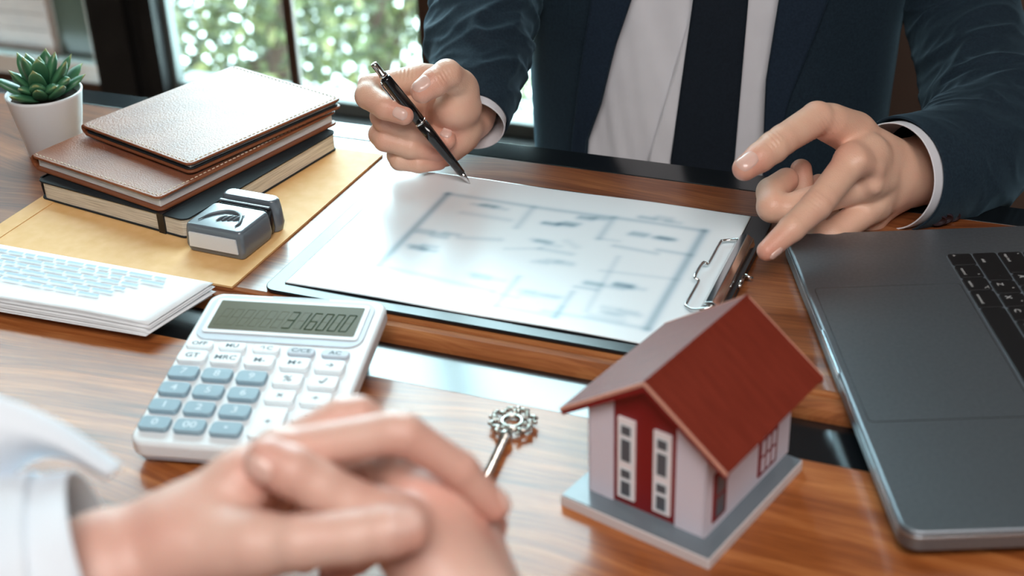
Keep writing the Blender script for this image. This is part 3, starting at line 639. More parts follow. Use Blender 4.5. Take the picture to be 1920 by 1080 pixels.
link('ridge_cap', prism([(.0008, .0995), (.0023, .1006), (.0038, .0995)], -.048, .062, 'y'), 'roof', hs)

# ------------------------------------------------------------------ old key
ky = empty('old_key', 'ornate antique metal key lying on the desk beside the model house', 'key', (-.0030, .7130, -.0060), math.atan2(.0208, .0100)-PI/2+.16)
kz = .0048
def circ(cx, cy, rx, ry, n=28, a0=0, a1=2*PI, z=kz): return [(cx+rx*math.cos(a0+(a1-a0)*k/n), cy+ry*math.sin(a0+(a1-a0)*k/n), z) for k in range(n if abs(a1-a0-2*PI) < 1e-6 else n+1)]
link('shaft', merge([tube_vf([(0, -.098, kz), (0, -.018, kz), (0, -.0175, kz), (0, -.014, kz), (0, -.0135, kz), (0, -.011, kz)], [.0026, .0028, .0040, .0040, .0032, .0026], 20)]), 'brass', ky, True)
link('bow_ring', merge([tube_vf(circ(0, 0, .0062, .0062), .0016, 10, True)]), 'brass', ky, True)
sc = []
for sx in (-1, 1):
    for (cx, cy, r, a0, a1) in ((.0085, -.0035, .0042, -2.2, 2.6), (.0095, .0055, .0040, -1.6, 3.4), (.0035, .0105, .0038, -.6, 4.0), (.0125, .0010, .0022, 0, 5.2), (.0045, -.0095, .0034, -1.2, 3.0)):
        pts = [(sx*(cx+r*(1-.45*k/18)*math.cos(a0+(a1-a0)*k/18)), cy+r*(1-.45*k/18)*math.sin(a0+(a1-a0)*k/18), kz+.0004*math.sin(k)) for k in range(19)]
        sc.append(tube_vf(pts, [.0011+.0004*math.sin(PI*k/18) for k in range(19)], 8))
    for bx, by in ((.0135, .0068), (.0132, -.0045), (.0062, .0142)): sc.append(tube_vf([(sx*bx, by, kz-.0012), (sx*bx, by, kz), (sx*bx, by, kz+.0012)], [.0006, .0015, .0006], 8))
sc.append(tube_vf([(0, .0125, kz), (0, .0150, kz), (0, .0165, kz)], [.0010, .0020, .0004], 10))
link('scrollwork', merge(sc), 'brass', ky, True)
link('key_bit', prism([(.002, -.096), (.012, -.096), (.012, -.090), (.008, -.090), (.008, -.087), (.012, -.087), (.012, -.081), (.002, -.081)], kz-.0012, kz+.0012), 'brass', ky)
# ------------------------------------------------------------------ bodies from distance fields
import openvdb
class Field:
    def __init__(s, lo, hi, vox):
        s.vox = vox; s.lo = np.floor(np.array(lo, float)/vox)*vox; n = np.ceil((np.array(hi)-s.lo)/vox).astype(int)+1
        s.ax = [(s.lo[i]+vox*np.arange(n[i])).astype(np.float32) for i in range(3)]
        s.X, s.Y, s.Z = np.meshgrid(*s.ax, indexing='ij'); s.F = np.full(s.X.shape, .05, np.float32)
    def cone(s, a, b, ra, rb):
        a = np.array(a, np.float32); b = np.array(b, np.float32); d = b-a; l2 = float(d@d)+1e-12
        x, y, z = s.X-a[0], s.Y-a[1], s.Z-a[2]; t = np.clip((x*d[0]+y*d[1]+z*d[2])/l2, 0, 1)
        return np.sqrt((x-t*d[0])**2+(y-t*d[1])**2+(z-t*d[2])**2)-(ra+(rb-ra)*t)
    @staticmethod
    def smin(a, b, k):
        h = np.clip(.5+.5*(b-a)/k, 0, 1); return b+(a-b)*h-k*h*(1-h)
    def chain(s, pts, rad, k=.003):
        g = None
        for i in range(len(pts)-1):
            c = s.cone(pts[i], pts[i+1], rad[i], rad[i+1]); g = c if g is None else s.smin(g, c, k)
        return g
    def sample(s, p):
        q = (np.array(p)-s.lo)/s.vox; i = np.floor(q).astype(int); f = q-i
        if (i < 0).any() or (i+1 >= s.F.shape).any(): return .05
        c = s.F[i[0]:i[0]+2, i[1]:i[1]+2, i[2]:i[2]+2]; c = c[0]*(1-f[0])+c[1]*f[0]; c = c[0]*(1-f[1])+c[1]*f[1]; return float(c[0]*(1-f[2])+c[1]*f[2])
    def grad(s, p, e=.0015):
        g = np.array([s.sample(p+np.eye(3)[i]*e)-s.sample(p-np.eye(3)[i]*e) for i in range(3)]); return g/(np.linalg.norm(g)+1e-9)
    def mesh(s):
        g = openvdb.FloatGrid(background=.05); g.copyFromArray(s.F); p, t, q = g.convertToPolygons(0.0, 0.0)
        return np.array(p)*s.vox+s.lo, [tuple(int(j) for j in x[::-1]) for x in q]+[tuple(int(j) for j in x[::-1]) for x in t]
def hand(spec, vox=.0011, wr=0.0):
    """spec: fingers {name:[(p,r)...]}, palm [[(p,r)...]...], arm [(p,r)...]"""
    allp = [p for c in list(spec['fingers'].values())+spec['palm']+[spec['arm']] for p, r in c]
    lo = np.min(allp, 0)-.032; hi = np.max(allp, 0)+.032; f = Field(lo, hi, vox)
    body = f.chain([p for p, r in spec['arm']], [r for p, r in spec['arm']], .01)
    for c in spec['palm']: body = f.smin(body, f.chain([p for p, r in c], [r for p, r in c], .006), spec.get('kp', .009))
    for nm, c in spec['fingers'].items():      # proximal phalanx melts into the palm
        body = f.smin(body, f.cone(c[0][0], c[1][0], c[0][1], c[1][1]), .005 if nm != 'thumb' else .007)
    for nm, c in spec['fingers'].items():
        k = [p for p, r in c[1:]]; rr = [r for p, r in c[1:]]; g = f.chain(k, rr, .002)
        body = f.smin(body, g, .0016)
    for (p, a, n, amp, rad) in spec.get('crease', []):
        p = np.array(p); a = np.array(a, float); a /= np.linalg.norm(a); n = np.array(n, float); n /= np.linalg.norm(n)
        x, y, z = f.X-p[0], f.Y-p[1], f.Z-p[2]; d2 = x*x+y*y+z*z; s_ = x*a[0]+y*a[1]+z*a[2]; up = x*n[0]+y*n[1]+z*n[2]
        body = body+amp*np.exp(-d2/rad**2)*np.cos(2*PI*s_/.0032)*(up > -.002)
    for (a, b, w_, dep) in spec.get('groove', []):
        g = f.cone(a, b, w_, w_); body = body+dep*np.exp(-(np.maximum(g, 0)/.0015)**2)
    f.F = body.astype(np.float32); return f
def nail(f, c, axis, nrm, wd, ln, parent, st0=.022):
    axis = np.array(axis, float); nrm = np.array(nrm, float); axis /= np.linalg.norm(axis); nrm -= axis*(nrm@axis); nrm /= np.linalg.norm(nrm); sd = np.cross(axis, nrm)
    n, m_ = 14, 14; vs, fs = [], []; c = np.array(c, float)
    for i in range(n+1):
        for j in range(m_+1):
            s, t = 2*i/n-1, 2*j/m_-1
            # square -> rounded plate
            ss = s*math.sqrt(max(0, 1-t*t*.42)); tt = t*math.sqrt(max(0, 1-s*s*.30))
            q = c+axis*ss*ln/2; ang = tt*wd/2/.0085; dr = nrm*math.cos(ang)+sd*math.sin(ang)
            o_ = q+dr*st0
            for _ in range(60):
                v = f.sample(o_)
                if v < .0002: break
                o_ = o_-dr*max(.0003, v*.6)
                if (o_-q)@dr < -.004: break
            edge = max(abs(s), abs(t)); o_ = o_+dr*(.0007-.0008*edge**8)
            vs.append(o_)
    for i in range(n):
        for j in range(m_): a = i*(m_+1)+j; fs.append((a, a+1, a+m_+2, a+m_+1))
    o = link('fingernail', pyd(vs, fs), 'nail', parent, True)
    for _ in range(1):
        mo = o.modifiers.new('sm', 'SMOOTH'); mo.iterations = 3; mo.factor = .4
    return o
def body_mesh(name, fields, m, parent, reds):
    vs, fs = [], []
    for f in fields:
        v, q = f.mesh(); n = len(vs); vs += list(v); fs += [tuple(n+i for i in x) for x in q]
    me = pyd(vs, fs); A = np.array(vs); red = np.zeros(len(A))
    for p, r, s in reds: red = np.maximum(red, s*np.exp(-((A-np.array(p))**2).sum(1)/r**2))
    ca = me.color_attributes.new('flush', 'FLOAT_COLOR', 'POINT'); ca.data.foreach_set('color', np.repeat(red, 4))
    o = link(name, me, m, parent, True); mo = o.modifiers.new('sm', 'SMOOTH'); mo.iterations = 2; mo.factor = .5; return o
def J(*a): return [(D(u, v, t), r/1000) for u, v, t, r in a]
def cdir(x, y, z): return RX*x+RY*y-FW*z       # right, up, towards the camera

# ---- businessman's right hand (holds the pen)
hp = dict(
 arm=J((862, 240, 1.175, 18), (880, 215, 1.195, 20), (900, 140, 1.225, 25), (910, 50, 1.27, 31)),
 palm=[J((858, 230, 1.165, 16), (850, 205, 1.145, 15), (868, 165, 1.14, 12)), J((858, 235, 1.175, 16), (805, 150, 1.17, 12), (785, 146, 1.165, 11)), J((858, 238, 1.175, 16), (790, 190, 1.185, 12)),
       J((858, 245, 1.175, 16), (800, 235, 1.185, 12)), J((852, 258, 1.168, 15), (832, 282, 1.178, 12.5), (808, 282, 1.186, 11)), J((845, 218, 1.162, 16), (842, 258, 1.175, 15))],
 fingers=dict(
  thumb=J((872, 200, 1.150, 14), (862, 158, 1.132, 12.2), (838, 139, 1.112, 11.8), (815, 155, 1.106, 11.2), (792, 171, 1.102, 9.6)),
  index=J((785, 147, 1.165, 11.5), (694, 163, 1.140, 10.2), (690, 180, 1.132, 10.6), (722, 201, 1.122, 10), (757, 215, 1.118, 8.4)),
  middle=J((790, 190, 1.180, 11), (716, 218, 1.150, 9.8), (722, 226, 1.146, 9.8), (772, 246, 1.150, 9.2), (812, 257, 1.157, 8.6), (837, 263, 1.147, 8.0)),
  ring=J((800, 235, 1.182, 11), (713, 252, 1.160, 9.8), (722, 262, 1.154, 9.8), (770, 276, 1.154, 9.0), (818, 285, 1.162, 8.0)),
  little=J((812, 280, 1.180, 10), (745, 291, 1.172, 8.8), (750, 300, 1.166, 8.8), (785, 306, 1.164, 8.2), (822, 303, 1.170, 7.4))),
 crease=[(D(828, 143, 1.100), cdir(-.8, -.5, .2), cdir(-.3, .5, .8), .0006, .008), (D(760, 135, 1.15), cdir(-1, .2, .2), cdir(0, .6, .8), .0005, .010)])
# ---- businessman's left hand (points at the plan)
ht = dict(
 arm=J((1668, 335, 1.075, 24), (1700, 325, 1.09, 25), (1760, 312, 1.11, 29), (1820, 300, 1.14, 33)),
 palm=[J((1665, 300, 1.07, 19), (1605, 258, 1.055, 15), (1560, 232, 1.035, 13)), J((1668, 320, 1.07, 20), (1625, 292, 1.04, 16), (1597, 300, 1.022, 12.5)), J((1668, 330, 1.075, 21), (1630, 345, 1.045, 13.5)),
       J((1665, 350, 1.08, 20), (1640, 385, 1.06, 12.5)), J((1660, 365, 1.085, 18), (1632, 410, 1.078, 12)), J((1640, 300, 1.06, 19), (1625, 350, 1.065, 18))],
 fingers=dict(
  thumb=J((1600, 245, 1.055, 14.5), (1532, 222, 1.025, 12.5), (1468, 262, 1.005, 11.0), (1450, 276, 1.000, 11.4), (1425, 295, .995, 10.6), (1396, 316, .99, 8.8)),
  index=J((1597, 302, 1.022, 12.2), (1542, 372, 1.0, 11.0), (1530, 386, .996, 11.0), (1485, 428, .985, 9.6), (1438, 470, .978, 7.2)),
  middle=J((1628, 345, 1.045, 12), (1475, 392, 1.035, 11), (1448, 388, 1.035, 11.5), (1446, 360, 1.045, 11), (1474, 338, 1.060, 9.6)),
  ring=J((1640, 385, 1.06, 12), (1560, 440, 1.045, 10.8), (1548, 445, 1.045, 10.8), (1512, 415, 1.075, 9.5), (1502, 318, 1.085, 8.4)),
  little=J((1632, 408, 1.078, 11), (1578, 428, 1.075, 9.6), (1566, 425, 1.078, 9.6), (1545, 390, 1.095, 8.5), (1535, 345, 1.10, 8))),
 crease=[(D(1452, 262, .99), cdir(-.8, -.6, 0), cdir(-.4, .5, .7), .0006, .008), (D(1535, 378, .985), cdir(-.6, -.7, 0), cdir(-.3, .3, .9), .0002, .010), (D(1545, 262, 1.02), cdir(-.7, -.6, 0), cdir(.2, -.3, .9), .0006, .012)],
 groove=[])
ht['palm'] += [J((1660, 330, 1.045, 7), (1640, 318, 1.028, 6), (1610, 302, 1.012, 7)), J((1662, 345, 1.05, 6), (1637, 348, 1.032, 7)), J((1662, 360, 1.057, 6), (1645, 385, 1.049, 7))]
ht['kp'] = .007
fA, fB = hand(hp, .0009), hand(ht, .0009)
man = empty('person', 'man in a dark navy suit and tie, holding a pen and pointing', 'person', tuple(D(1340, 200, 1.38)*np.array([1, 1, 0])))
man_inv = Matrix.Translation(-Vector(man.location))
def adopt(o): o.matrix_parent_inverse = man_inv; return o
# head and neck (above the frame), simple but complete
hc = D(1330, 150, 1.40)*np.array([1, 1, 0]); fd = -hc/np.linalg.norm(hc); lf = np.array([-fd[1], fd[0], 0]); 
def H_(x, y, z): return hc+lf*x+fd*y+ZA*z        # body frame: side, front, height
hf = Field(H_(0, 0, .55)-np.array([.13, .15, .25]), H_(0, 0, .55)+np.array([.13, .15, .16]), .003)
b_ = hf.chain([H_(0, -.02, .30), H_(0, 0, .40), H_(0, .005, .46)], [.065, .055, .055], .02)
b_ = hf.smin(b_, hf.chain([H_(0, -.02, .575), H_(0, .015, .58), H_(0, .03, .52), H_(0, .045, .455)], [.082, .078, .060, .034], .02), .02)
b_ = hf.smin(b_, hf.chain([H_(0, .095, .555), H_(0, .115, .515)], [.007, .012], .004), .008)
for s in (-1, 1):
    b_ = hf.smin(b_, hf.cone(H_(.078*s, -.005, .545), H_(.080*s, -.003, .515), .013, .009), .004)
    g = hf.cone(H_(.030*s, .100, .550), H_(.030*s, .101, .550), .006, .006); b_ = np.maximum(b_, -hf.smin(g, g, .001))
for z_, r_2 in ((.488, .007), (.480, .008)): b_ = hf.smin(b_, hf.cone(H_(-.018, .083, z_), H_(.018, .083, z_), r_2*.7, r_2*.7), .003)
hf.F = b_.astype(np.float32)
reds = [(c[-1][0], .016, .55) for c in hp['fingers'].values()]+[(c[-1][0], .016, .55) for c in ht['fingers'].values()]+[(D(1520, 290, 1.03), .02, .5), (D(1540, 275, 1.03), .02, .4), (D(700, 230, 1.14), .02, .3), (D(820, 230, 1.14), .025, .25)]
shR = H_(-.165, -.02, .25); shL = H_(.165, -.02, .25)
bf = Field(H_(0, 0, .2)-np.array([.40, .34, .55]), H_(0, 0, .2)+np.array([.40, .30, .52]), .006)
t_ = bf.smin(bf.chain([H_(-.07, 0, -.28), H_(-.07, 0, .0), H_(-.08, -.01, .18)], [.085, .085, .085], .03), bf.chain([H_(.07, 0, -.28), H_(.07, 0, .0), H_(.08, -.01, .18)], [.085, .085, .085], .03), .05)
t_ = bf.smin(t_, bf.chain([shR, H_(0, -.01, .28), shL], [.05, .05, .05], .03), .03)
t_ = bf.smin(t_, bf.chain([H_(0, -.02, .25), H_(0, -.01, .32), H_(0, 0, .40), H_(0, .005, .46)], [.07, .058, .055, .055], .02), .03)
aR, aL = [p for p, r in hp['arm']], [p for p, r in ht['arm']]
aL2 = D(1855, 235, 1.185)
t_ = bf.smin(t_, bf.chain([aR[2], aR[3], D(915, -60, 1.34), shR], [.025, .031, .036, .042], .01), .02)
t_ = bf.smin(t_, bf.chain([aL[2], aL[3], aL2, D(1800, 20, 1.29), shL], [.029, .033, .036, .038, .042], .01), .02)
i0 = np.round((hf.lo-bf.lo)/bf.vox)
bf.F = t_.astype(np.float32)
hd_ = Field(H_(0, 0, .55)-np.array([.13, .15, .25]), H_(0, 0, .55)+np.array([.13, .15, .16]), .006)
hd_.F = hf.F[::2, ::2, ::2]; hd_.lo = hf.lo
def combine(parts, cuts):
    bm = bmesh.new(); loops = []
    for f, pls in parts:
        v, q = f.mesh(); bv = [bm.verts.new(x) for x in v]
        for x in q:
            try: bm.faces.new([bv[i] for i in x])
            except ValueError: pass
        dead = set()
        for (p, n, rad) in pls:
            d = (v-p)@n; near = np.linalg.norm(v-p, axis=1) < rad
            dead |= set(np.nonzero((d > 0) & near)[0].tolist())
        bmesh.ops.delete(bm, geom=[bv[i] for i in dead], context='VERTS')
    bm.verts.ensure_lookup_table(); ed = [e for e in bm.edges if e.is_boundary]
    for (p, rad) in cuts:
        es = [e for e in ed if (np.array(e.verts[0].co)-p)@(np.array(e.verts[0].co)-p) < rad*rad]
        try: bmesh.ops.bridge_loops(bm, edges=es)
        except Exception as ex: print('bridge', ex)
    bmesh.ops.recalc_face_normals(bm, faces=bm.faces); me = bpy.data.meshes.new('m'); bm.to_mesh(me); bm.free(); return me
nR = aR[3]-aR[2]; nR /= np.linalg.norm(nR); nL = aL[3]-aL[2]; nL /= np.linalg.norm(nL)
cR = aR[2]+(aR[3]-aR[2])*.3; cL = aL[2]+(aL[3]-aL[2])*.3
cN = H_(0, 0, .405)
me = combine([(fA, [(cR-nR*.006, nR, 1)]), (fB, [(cL-nL*.006, nL, 1)]), (bf, [(cR+nR*.006, -nR, .075), (cL+nL*.006, -nL, .075), (cN-ZA*.006, ZA, .12)]), (hf, [(cN+ZA*.004, -ZA, 1)])],
             [(cR, .06), (cL, .06), (cN, .09)])
A = np.array([v.co[:] for v in me.vertices]); red = np.zeros(len(A))
for p, r, s_ in reds: red = np.maximum(red, s_*np.exp(-((A-np.array(p))**2).sum(1)/r**2))
ca = me.color_attributes.new('flush', 'FLOAT_COLOR', 'POINT'); ca.data.foreach_set('color', np.repeat(red, 4))
mb = adopt(link('body', me, 'skin', man, True)); mo = mb.modifiers.new('sm', 'SMOOTH'); mo.iterations = 2; mo.factor = .5
nail(fA, D(794, 167, 1.10), cdir(-.83, -.55, .1), cdir(-.15, .55, .85), .0150, .0155, mb)
nail(fA, D(754, 214, 1.118), cdir(.86, -.45, .1), cdir(-.1, -.1, 1), .0105, .0125, mb)
nail(fA, D(834, 261, 1.148), cdir(.9, -.4, .1), cdir(.35, .45, .8), .0100, .0100, mb, .0095)
nail(fB, D(1404, 311, .99), cdir(-.8, -.6, 0), cdir(-.25, .45, .85), .0145, .0165, mb)
nail(fB, D(1446, 468, .978), cdir(-.75, -.6, .1), cdir(.45, -.55, .6), .0100, .012, mb)
hr = Field(H_(0, 0, .6)-.14, H_(0, 0, .6)+.14, .004)
g = hr.chain([H_(0, -.035, .575), H_(0, -.01, .600)], [.090, .088], .02); cut = hr.cone(H_(0, .10, .535), H_(0, .14, .50), .075, .09); cut2 = hr.cone(H_(0, .02, .44), H_(0, -.05, .42), .09, .08)
hr.F = np.maximum(np.maximum(g, -cut), -cut2).astype(np.float32); v, q = hr.mesh(); ho = adopt(link('hair', pyd(v, q), 'hair', man, True))
eyem = mat('eye', (.03, .02, .015), .1)
for s in (-1, 1): adopt(link('eye', pyd(*(lambda t: ([tuple(x) for x in t[0]], t[1]))(tube_vf([H_(.030*s, .088, .55), H_(.030*s, .094, .55), H_(.030*s, .0965, .55)], [.010, .008, .003], 12))), eyem, man, True))

# ---- sleeves and cuffs
def sleeve(name, path, rads, m, parent, A=.0025, freq=22, seed=0., n=180, k=112, flat=None, th=.0018, dens=None, twist=.6, roll=None):
    pts = catmull(path, 24); L_ = len(pts); pts, fr = frames(pts); rr = np.interp(np.linspace(0, 1, L_), np.linspace(0, 1, len(rads)), rads); vs, fs = [], []
    acc = 0
    for i in range(L_):
        if i: acc += np.linalg.norm(pts[i]-pts[i-1])
        x, y = fr[i]; env = min(1, acc/.035)
        if dens: env *= dens(i/(L_-1))
        for j in range(k):
            a = 2*PI*j/k; c, s = math.cos(a), math.sin(a)
            q = Vector((c*.75+seed, s*.75, acc*freq+twist*s+.5*c)); n1 = noise.noise(q); n2 = noise.noise(q*2.1+Vector((7, 3, 1)))
            ridge = (1-min(1, abs(n1)*2.6))**1.5*1.3+(1-min(1, abs(n2)*3))*.4-.45
            r = rr[i]+A*env*ridge+.0012*noise.noise(Vector((c, s, acc*9+seed)))
            vs.append(pts[i]+(x*c+y*s*(1 if not flat else flat))*r)
    for i in range(L_-1):
        for j in range(k): fs.append((i*k+j, i*k+(j+1) % k, (i+1)*k+(j+1) % k, (i+1)*k+j))
    o = link(name, pyd(vs, fs), m, parent, True); so = o.modifiers.new('th', 'SOLIDIFY'); so.thickness = th; so.offset = -1; so.use_rim = True
    sb = o.modifiers.new('sb', 'SUBSURF'); sb.levels = 1; sb.render_levels = 1; return o, pts, fr
jk = adopt(bpy.data.objects.new('jacket', None)); COL.objects.link(jk); jk.parent = man; jk.matrix_parent_inverse = man_inv
def add(o): return o
pr = [D(884, 224, 1.180), D(892, 172, 1.200), D(898, 90, 1.235), D(912, -10, 1.29), D(915, -60, 1.34), D(915, -60, 1.34)*.5+shR*.5, shR, H_(-.11, -.02, .285)]
s1, sp1, sf1 = sleeve('sleeve', pr, [.0320, .038, .045, .049, .053, .058, .064, .055], 'navy', jk, .0036, 30, 1.3, dens=lambda t: .45+.9*min(1, t*3.5))
pl = [D(1682, 328, 1.072), D(1745, 318, 1.095), D(1815, 292, 1.13), D(1855, 222, 1.185), D(1830, 120, 1.25), D(1800, 20, 1.29), shL*.5+D(1800, 20, 1.29)*.5, shL, H_(.11, -.02, .285)]
s2, sp2, sf2 = sleeve('sleeve', pl, [.0445, .047, .050, .053, .051, .051, .057, .064, .055], 'navy', jk, .0032, 24, 4.1, dens=lambda t: .35+1.0*math.exp(-((t-.36)/.17)**2))
# shirt cuffs peeking out
sh = bpy.data.objects.new('shirt', None); COL.objects.link(sh); sh.parent = man; sh.matrix_parent_inverse = man_inv
def cuff(path, rads, parent): 
    return sleeve('shirt_cuff', path, rads, 'shirt', parent, .0006, 10, 2.0, th=.0012, k=64)
d1 = pr[0]-pr[1]; d1 /= np.linalg.norm(d1); cuff([pr[0]+d1*.007, pr[0]-d1*.015, pr[0]-d1*.03], [.0292, .0292, .0295], sh)
d2 = pl[0]-pl[1]; d2 /= np.linalg.norm(d2); cuff([pl[0]+d2*.0075, pl[0]-d2*.010, pl[0]-d2*.03], [.0412, .0412, .0405], sh)
# sleeve buttons on the left sleeve
for bx, by in ((1762, 420), (1774, 414), (1787, 408)):
    d = ray(bx, by); best = None
    ce = sp2[14+0]; A_ = CC; 
    for i in range(0, len(sp2)-1):
        t_ = (sp2[i]-CC)@d/(d@d); q = CC+d*t_; e = np.linalg.norm(q-sp2[i])
        if best is None or e < best[0]: best = (e, i, t_, q)
    e, i, t_, q = best; rad = .0485; nv = q-sp2[i]; nv = nv/np.linalg.norm(nv)*.80-d/np.linalg.norm(d)*.58; nv /= np.linalg.norm(nv); pos = sp2[i]+nv*(rad+.0006)
    me = lathe([(.0055, -.001), (.0062, .0006), (.0058, .0016), (.0045, .0012), (.0043, .0009), (.0008, .0008)], 20)
    b = link('sleeve_button', me, 'button', jk, True); b.matrix_local = Matrix.Translation(Vector(pos))@Vector(nv).to_track_quat('Z', 'Y').to_matrix().to_4x4()

# ---- torso: shirt, tie, jacket fronts
def sec(z):                                # half width, half depth at height z
    zz = [-.30, -.10, .05, .20, .27, .31, .33]; aa = [.165, .162, .168, .195, .190, .130, .060]; bb_ = [.115, .118, .112, .112, .10, .08, .055]
    return np.interp(z, zz, aa), np.interp(z, zz, bb_)
def S_(phi, z, off=0, lean=0.0):
    a, b = sec(z); c, s = math.cos(phi), math.sin(phi); e = .86
    x = a*abs(s)**e*(1 if s > 0 else -1); y = b*abs(c)**e*(1 if c > 0 else -1); n = np.array([s/a, c/b]); n /= np.linalg.norm(n)
    yy = y+off*n[1]-.06*max(0, z+.1)*0; return H_(x+off*n[0], yy, z)
def px(q): q = q-CC; return 960+FPX*(q@RX)/(q@FW), 540-FPX*(q@RY)/(q@FW)
def phi_for(fn, z, off):                   # angle at which the surface crosses the seam line u=fn(v)
    best = 0; prev = None
    for k in range(-80, 81):
        ph = k*PI/2/80*1.0; u, v = px(S_(ph, z, off)); e = u-fn(v)
        if prev is not None and prev[1]*e <= 0: return prev[0]+(ph-prev[0])*abs(prev[1])/(abs(prev[1])+abs(e)+1e-9)
        prev = (ph, e)
    return 1.4 if e < 0 else -1.4
sgn = 1 if px(H_(.1, .1, 0))[0] > px(H_(-.1, .1, 0))[0] else -1
def lin(pts):
    vv = [p[1] for p in pts]; uu = [p[0] for p in pts]
    def f(v):
        if v < vv[0]: return uu[0]+(uu[1]-uu[0])/(vv[1]-vv[0])*(max(v, -160)-vv[0])
        return float(np.interp(v, vv, uu))
    return f
zs = np.linspace(-.30, .33, 64)
def surf(name, f0, f1, off, m, parent, nphi=40, th=.002, zr=None, fold=None, offz=None):
    vs, fs = [], []; Z_ = zs if zr is None else zr
    for z in Z_:
        p0 = f0(z) if callable(f0) else f0; p1 = f1(z) if callable(f1) else f1
        for j in range(nphi+1):
            t = j/nphi; ph = p0+(p1-p0)*t; o_ = off+(fold(ph, z) if fold else 0)+(offz(t, z) if offz else 0); vs.append(S_(ph, z, o_))
    for i in range(len(Z_)-1):
        for j in range(nphi): a = i*(nphi+1)+j; fs.append((a, a+1, a+nphi+2, a+nphi+1))
    me = pyd(vs, fs); bm = bmesh.new(); bm.from_mesh(me); bmesh.ops.remove_doubles(bm, verts=bm.verts, dist=1e-5); bm.to_mesh(me); bm.free()
    o = link(name, me, m, parent, True)
    if th: so = o.modifiers.new('th', 'SOLIDIFY'); so.thickness = th; so.offset = 1
    return o
cache = {}
def seam(fn, off, key):
    for z in zs: cache[(key, round(z, 4))] = phi_for(fn, z, off)
    return lambda z: cache[(key, round(z, 4))] if (key, round(z, 4)) in cache else float(np.interp(z, zs, [cache[(key, round(q, 4))] for q in zs]))
eL = seam(lin([(1184, 0), (1155, 86), (1129, 195), (1104, 262), (1098, 330)]), .010, 'eL'); eR = seam(lin([(1460, 0), (1436, 150), (1432, 247), (1430, 330)]), .010, 'eR')
lL = seam(lin([(1113, 0), (1090, 160), (1077, 262), (1072, 330)]), .013, 'lL'); lR = seam(lin([(1545, 0), (1477, 180), (1450, 290), (1440, 330)]), .013, 'lR')
tL = seam(lin([(1300, 0), (1258, 300)]), .006, 'tL'); tR = seam(lin([(1402, 0), (1376, 307)]), .006, 'tR'); pL = seam(lin([(1297, 22), (1218, 292)]), .002, 'pL')
fold_s = lambda ph, z: .0035*noise.noise(Vector((ph*6+z*4, z*5, 2)))+.002*noise.noise(Vector((ph*14+z*16, z*9, 5)))
surf('shirt_front', lambda z: -1.5, lambda z: 1.5, 0, 'shirt', sh, 110, .001, fold=fold_s)
surf('placket', pL, lambda z: pL(z)+.13*sgn, .0045, 'shirt', sh, 6, .001, fold=fold_s)
surf('tie', tL, tR, .006, 'tie', man, 12, .0025, offz=lambda t, z: .002*math.sin(PI*t)).matrix_parent_inverse = man_inv
fj = lambda ph, z: .004*noise.noise(Vector((ph*3, z*5, 9)))
B0 = 1.5*PI if False else PI
surf('jacket_front', lambda z: -PI, eL if sgn > 0 else eL, .011, 'navy', jk, 60, .002, fold=fj)
surf('jacket_front', eR, lambda z: PI, .011, 'navy', jk, 60, .002, fold=fj)
surf('lapel', lL, eL, .0150, 'lapel', jk, 14, .0025, offz=lambda t, z: .0015*(1-t), fold=fj)
surf('lapel', eR, lR, .0150, 'lapel', jk, 14, .0025, offz=lambda t, z: .0015*t, fold=fj)
for f, seed in ((fA, 0), (fB, 0)): pass

# ---- pen
tip = Pz(881, 344, .0056); endp = D(700, 119, 1.098); ax = (endp-tip); plen = np.linalg.norm(ax); ax /= plen
pen = bpy.data.objects.new('pen', None); COL.objects.link(pen); tag(pen, 'black ballpoint pen with silver tip held in the hand', 'pen')
pen.matrix_world = Matrix.Translation(Vector(tip))@Vector(ax).to_track_quat('Z', 'Y').to_matrix().to_4x4()
pb = mat('gloss black barrel', (.006, .006, .007), .12, spec=.7)
link('tip_cone', lathe([(.0004, 0), (.0007, .0015), (.0010, .0022), (.0018, .006), (.0028, .0115)], 24), 'silver', pen, True)
k = plen/.14
link('barrel', lathe([(.0030, .0116), (.0039, .030), (.0047, .055*k), (.0049, .072*k)], 32), pb, pen, True)
link('centre_ring', lathe([(.0050, .0725*k), (.0052, .073*k), (.0052, .074*k), (.0050, .0745*k)], 32), 'silver', pen, True)
link('upper_barrel', lathe([(.0048, .0746*k), (.0049, .09*k), (.0045, .122*k), (.0043, .124*k)], 32), pb, pen, True)
link('push_button', lathe([(.0034, .1242*k), (.0034, .128*k), (.0028, .1285*k), (.0028, .138*k), (.0024, .140*k)], 24), 'silver', pen, True)
pc_ = link('pocket_clip', merge([tube_vf([(.0048, 0, .122*k), (.0066, 0, .118*k), (.0068, 0, .095*k), (.0058, 0, .082*k)], [.0009, .0010, .0009, .0007], 8)]), 'silver', pen, True)
v_ = np.array(pen.matrix_world.inverted().to_3x3()@Vector(cdir(-.8, -.6, -.5))); pc_.rotation_euler = (0, 0, math.atan2(v_[1], v_[0]))

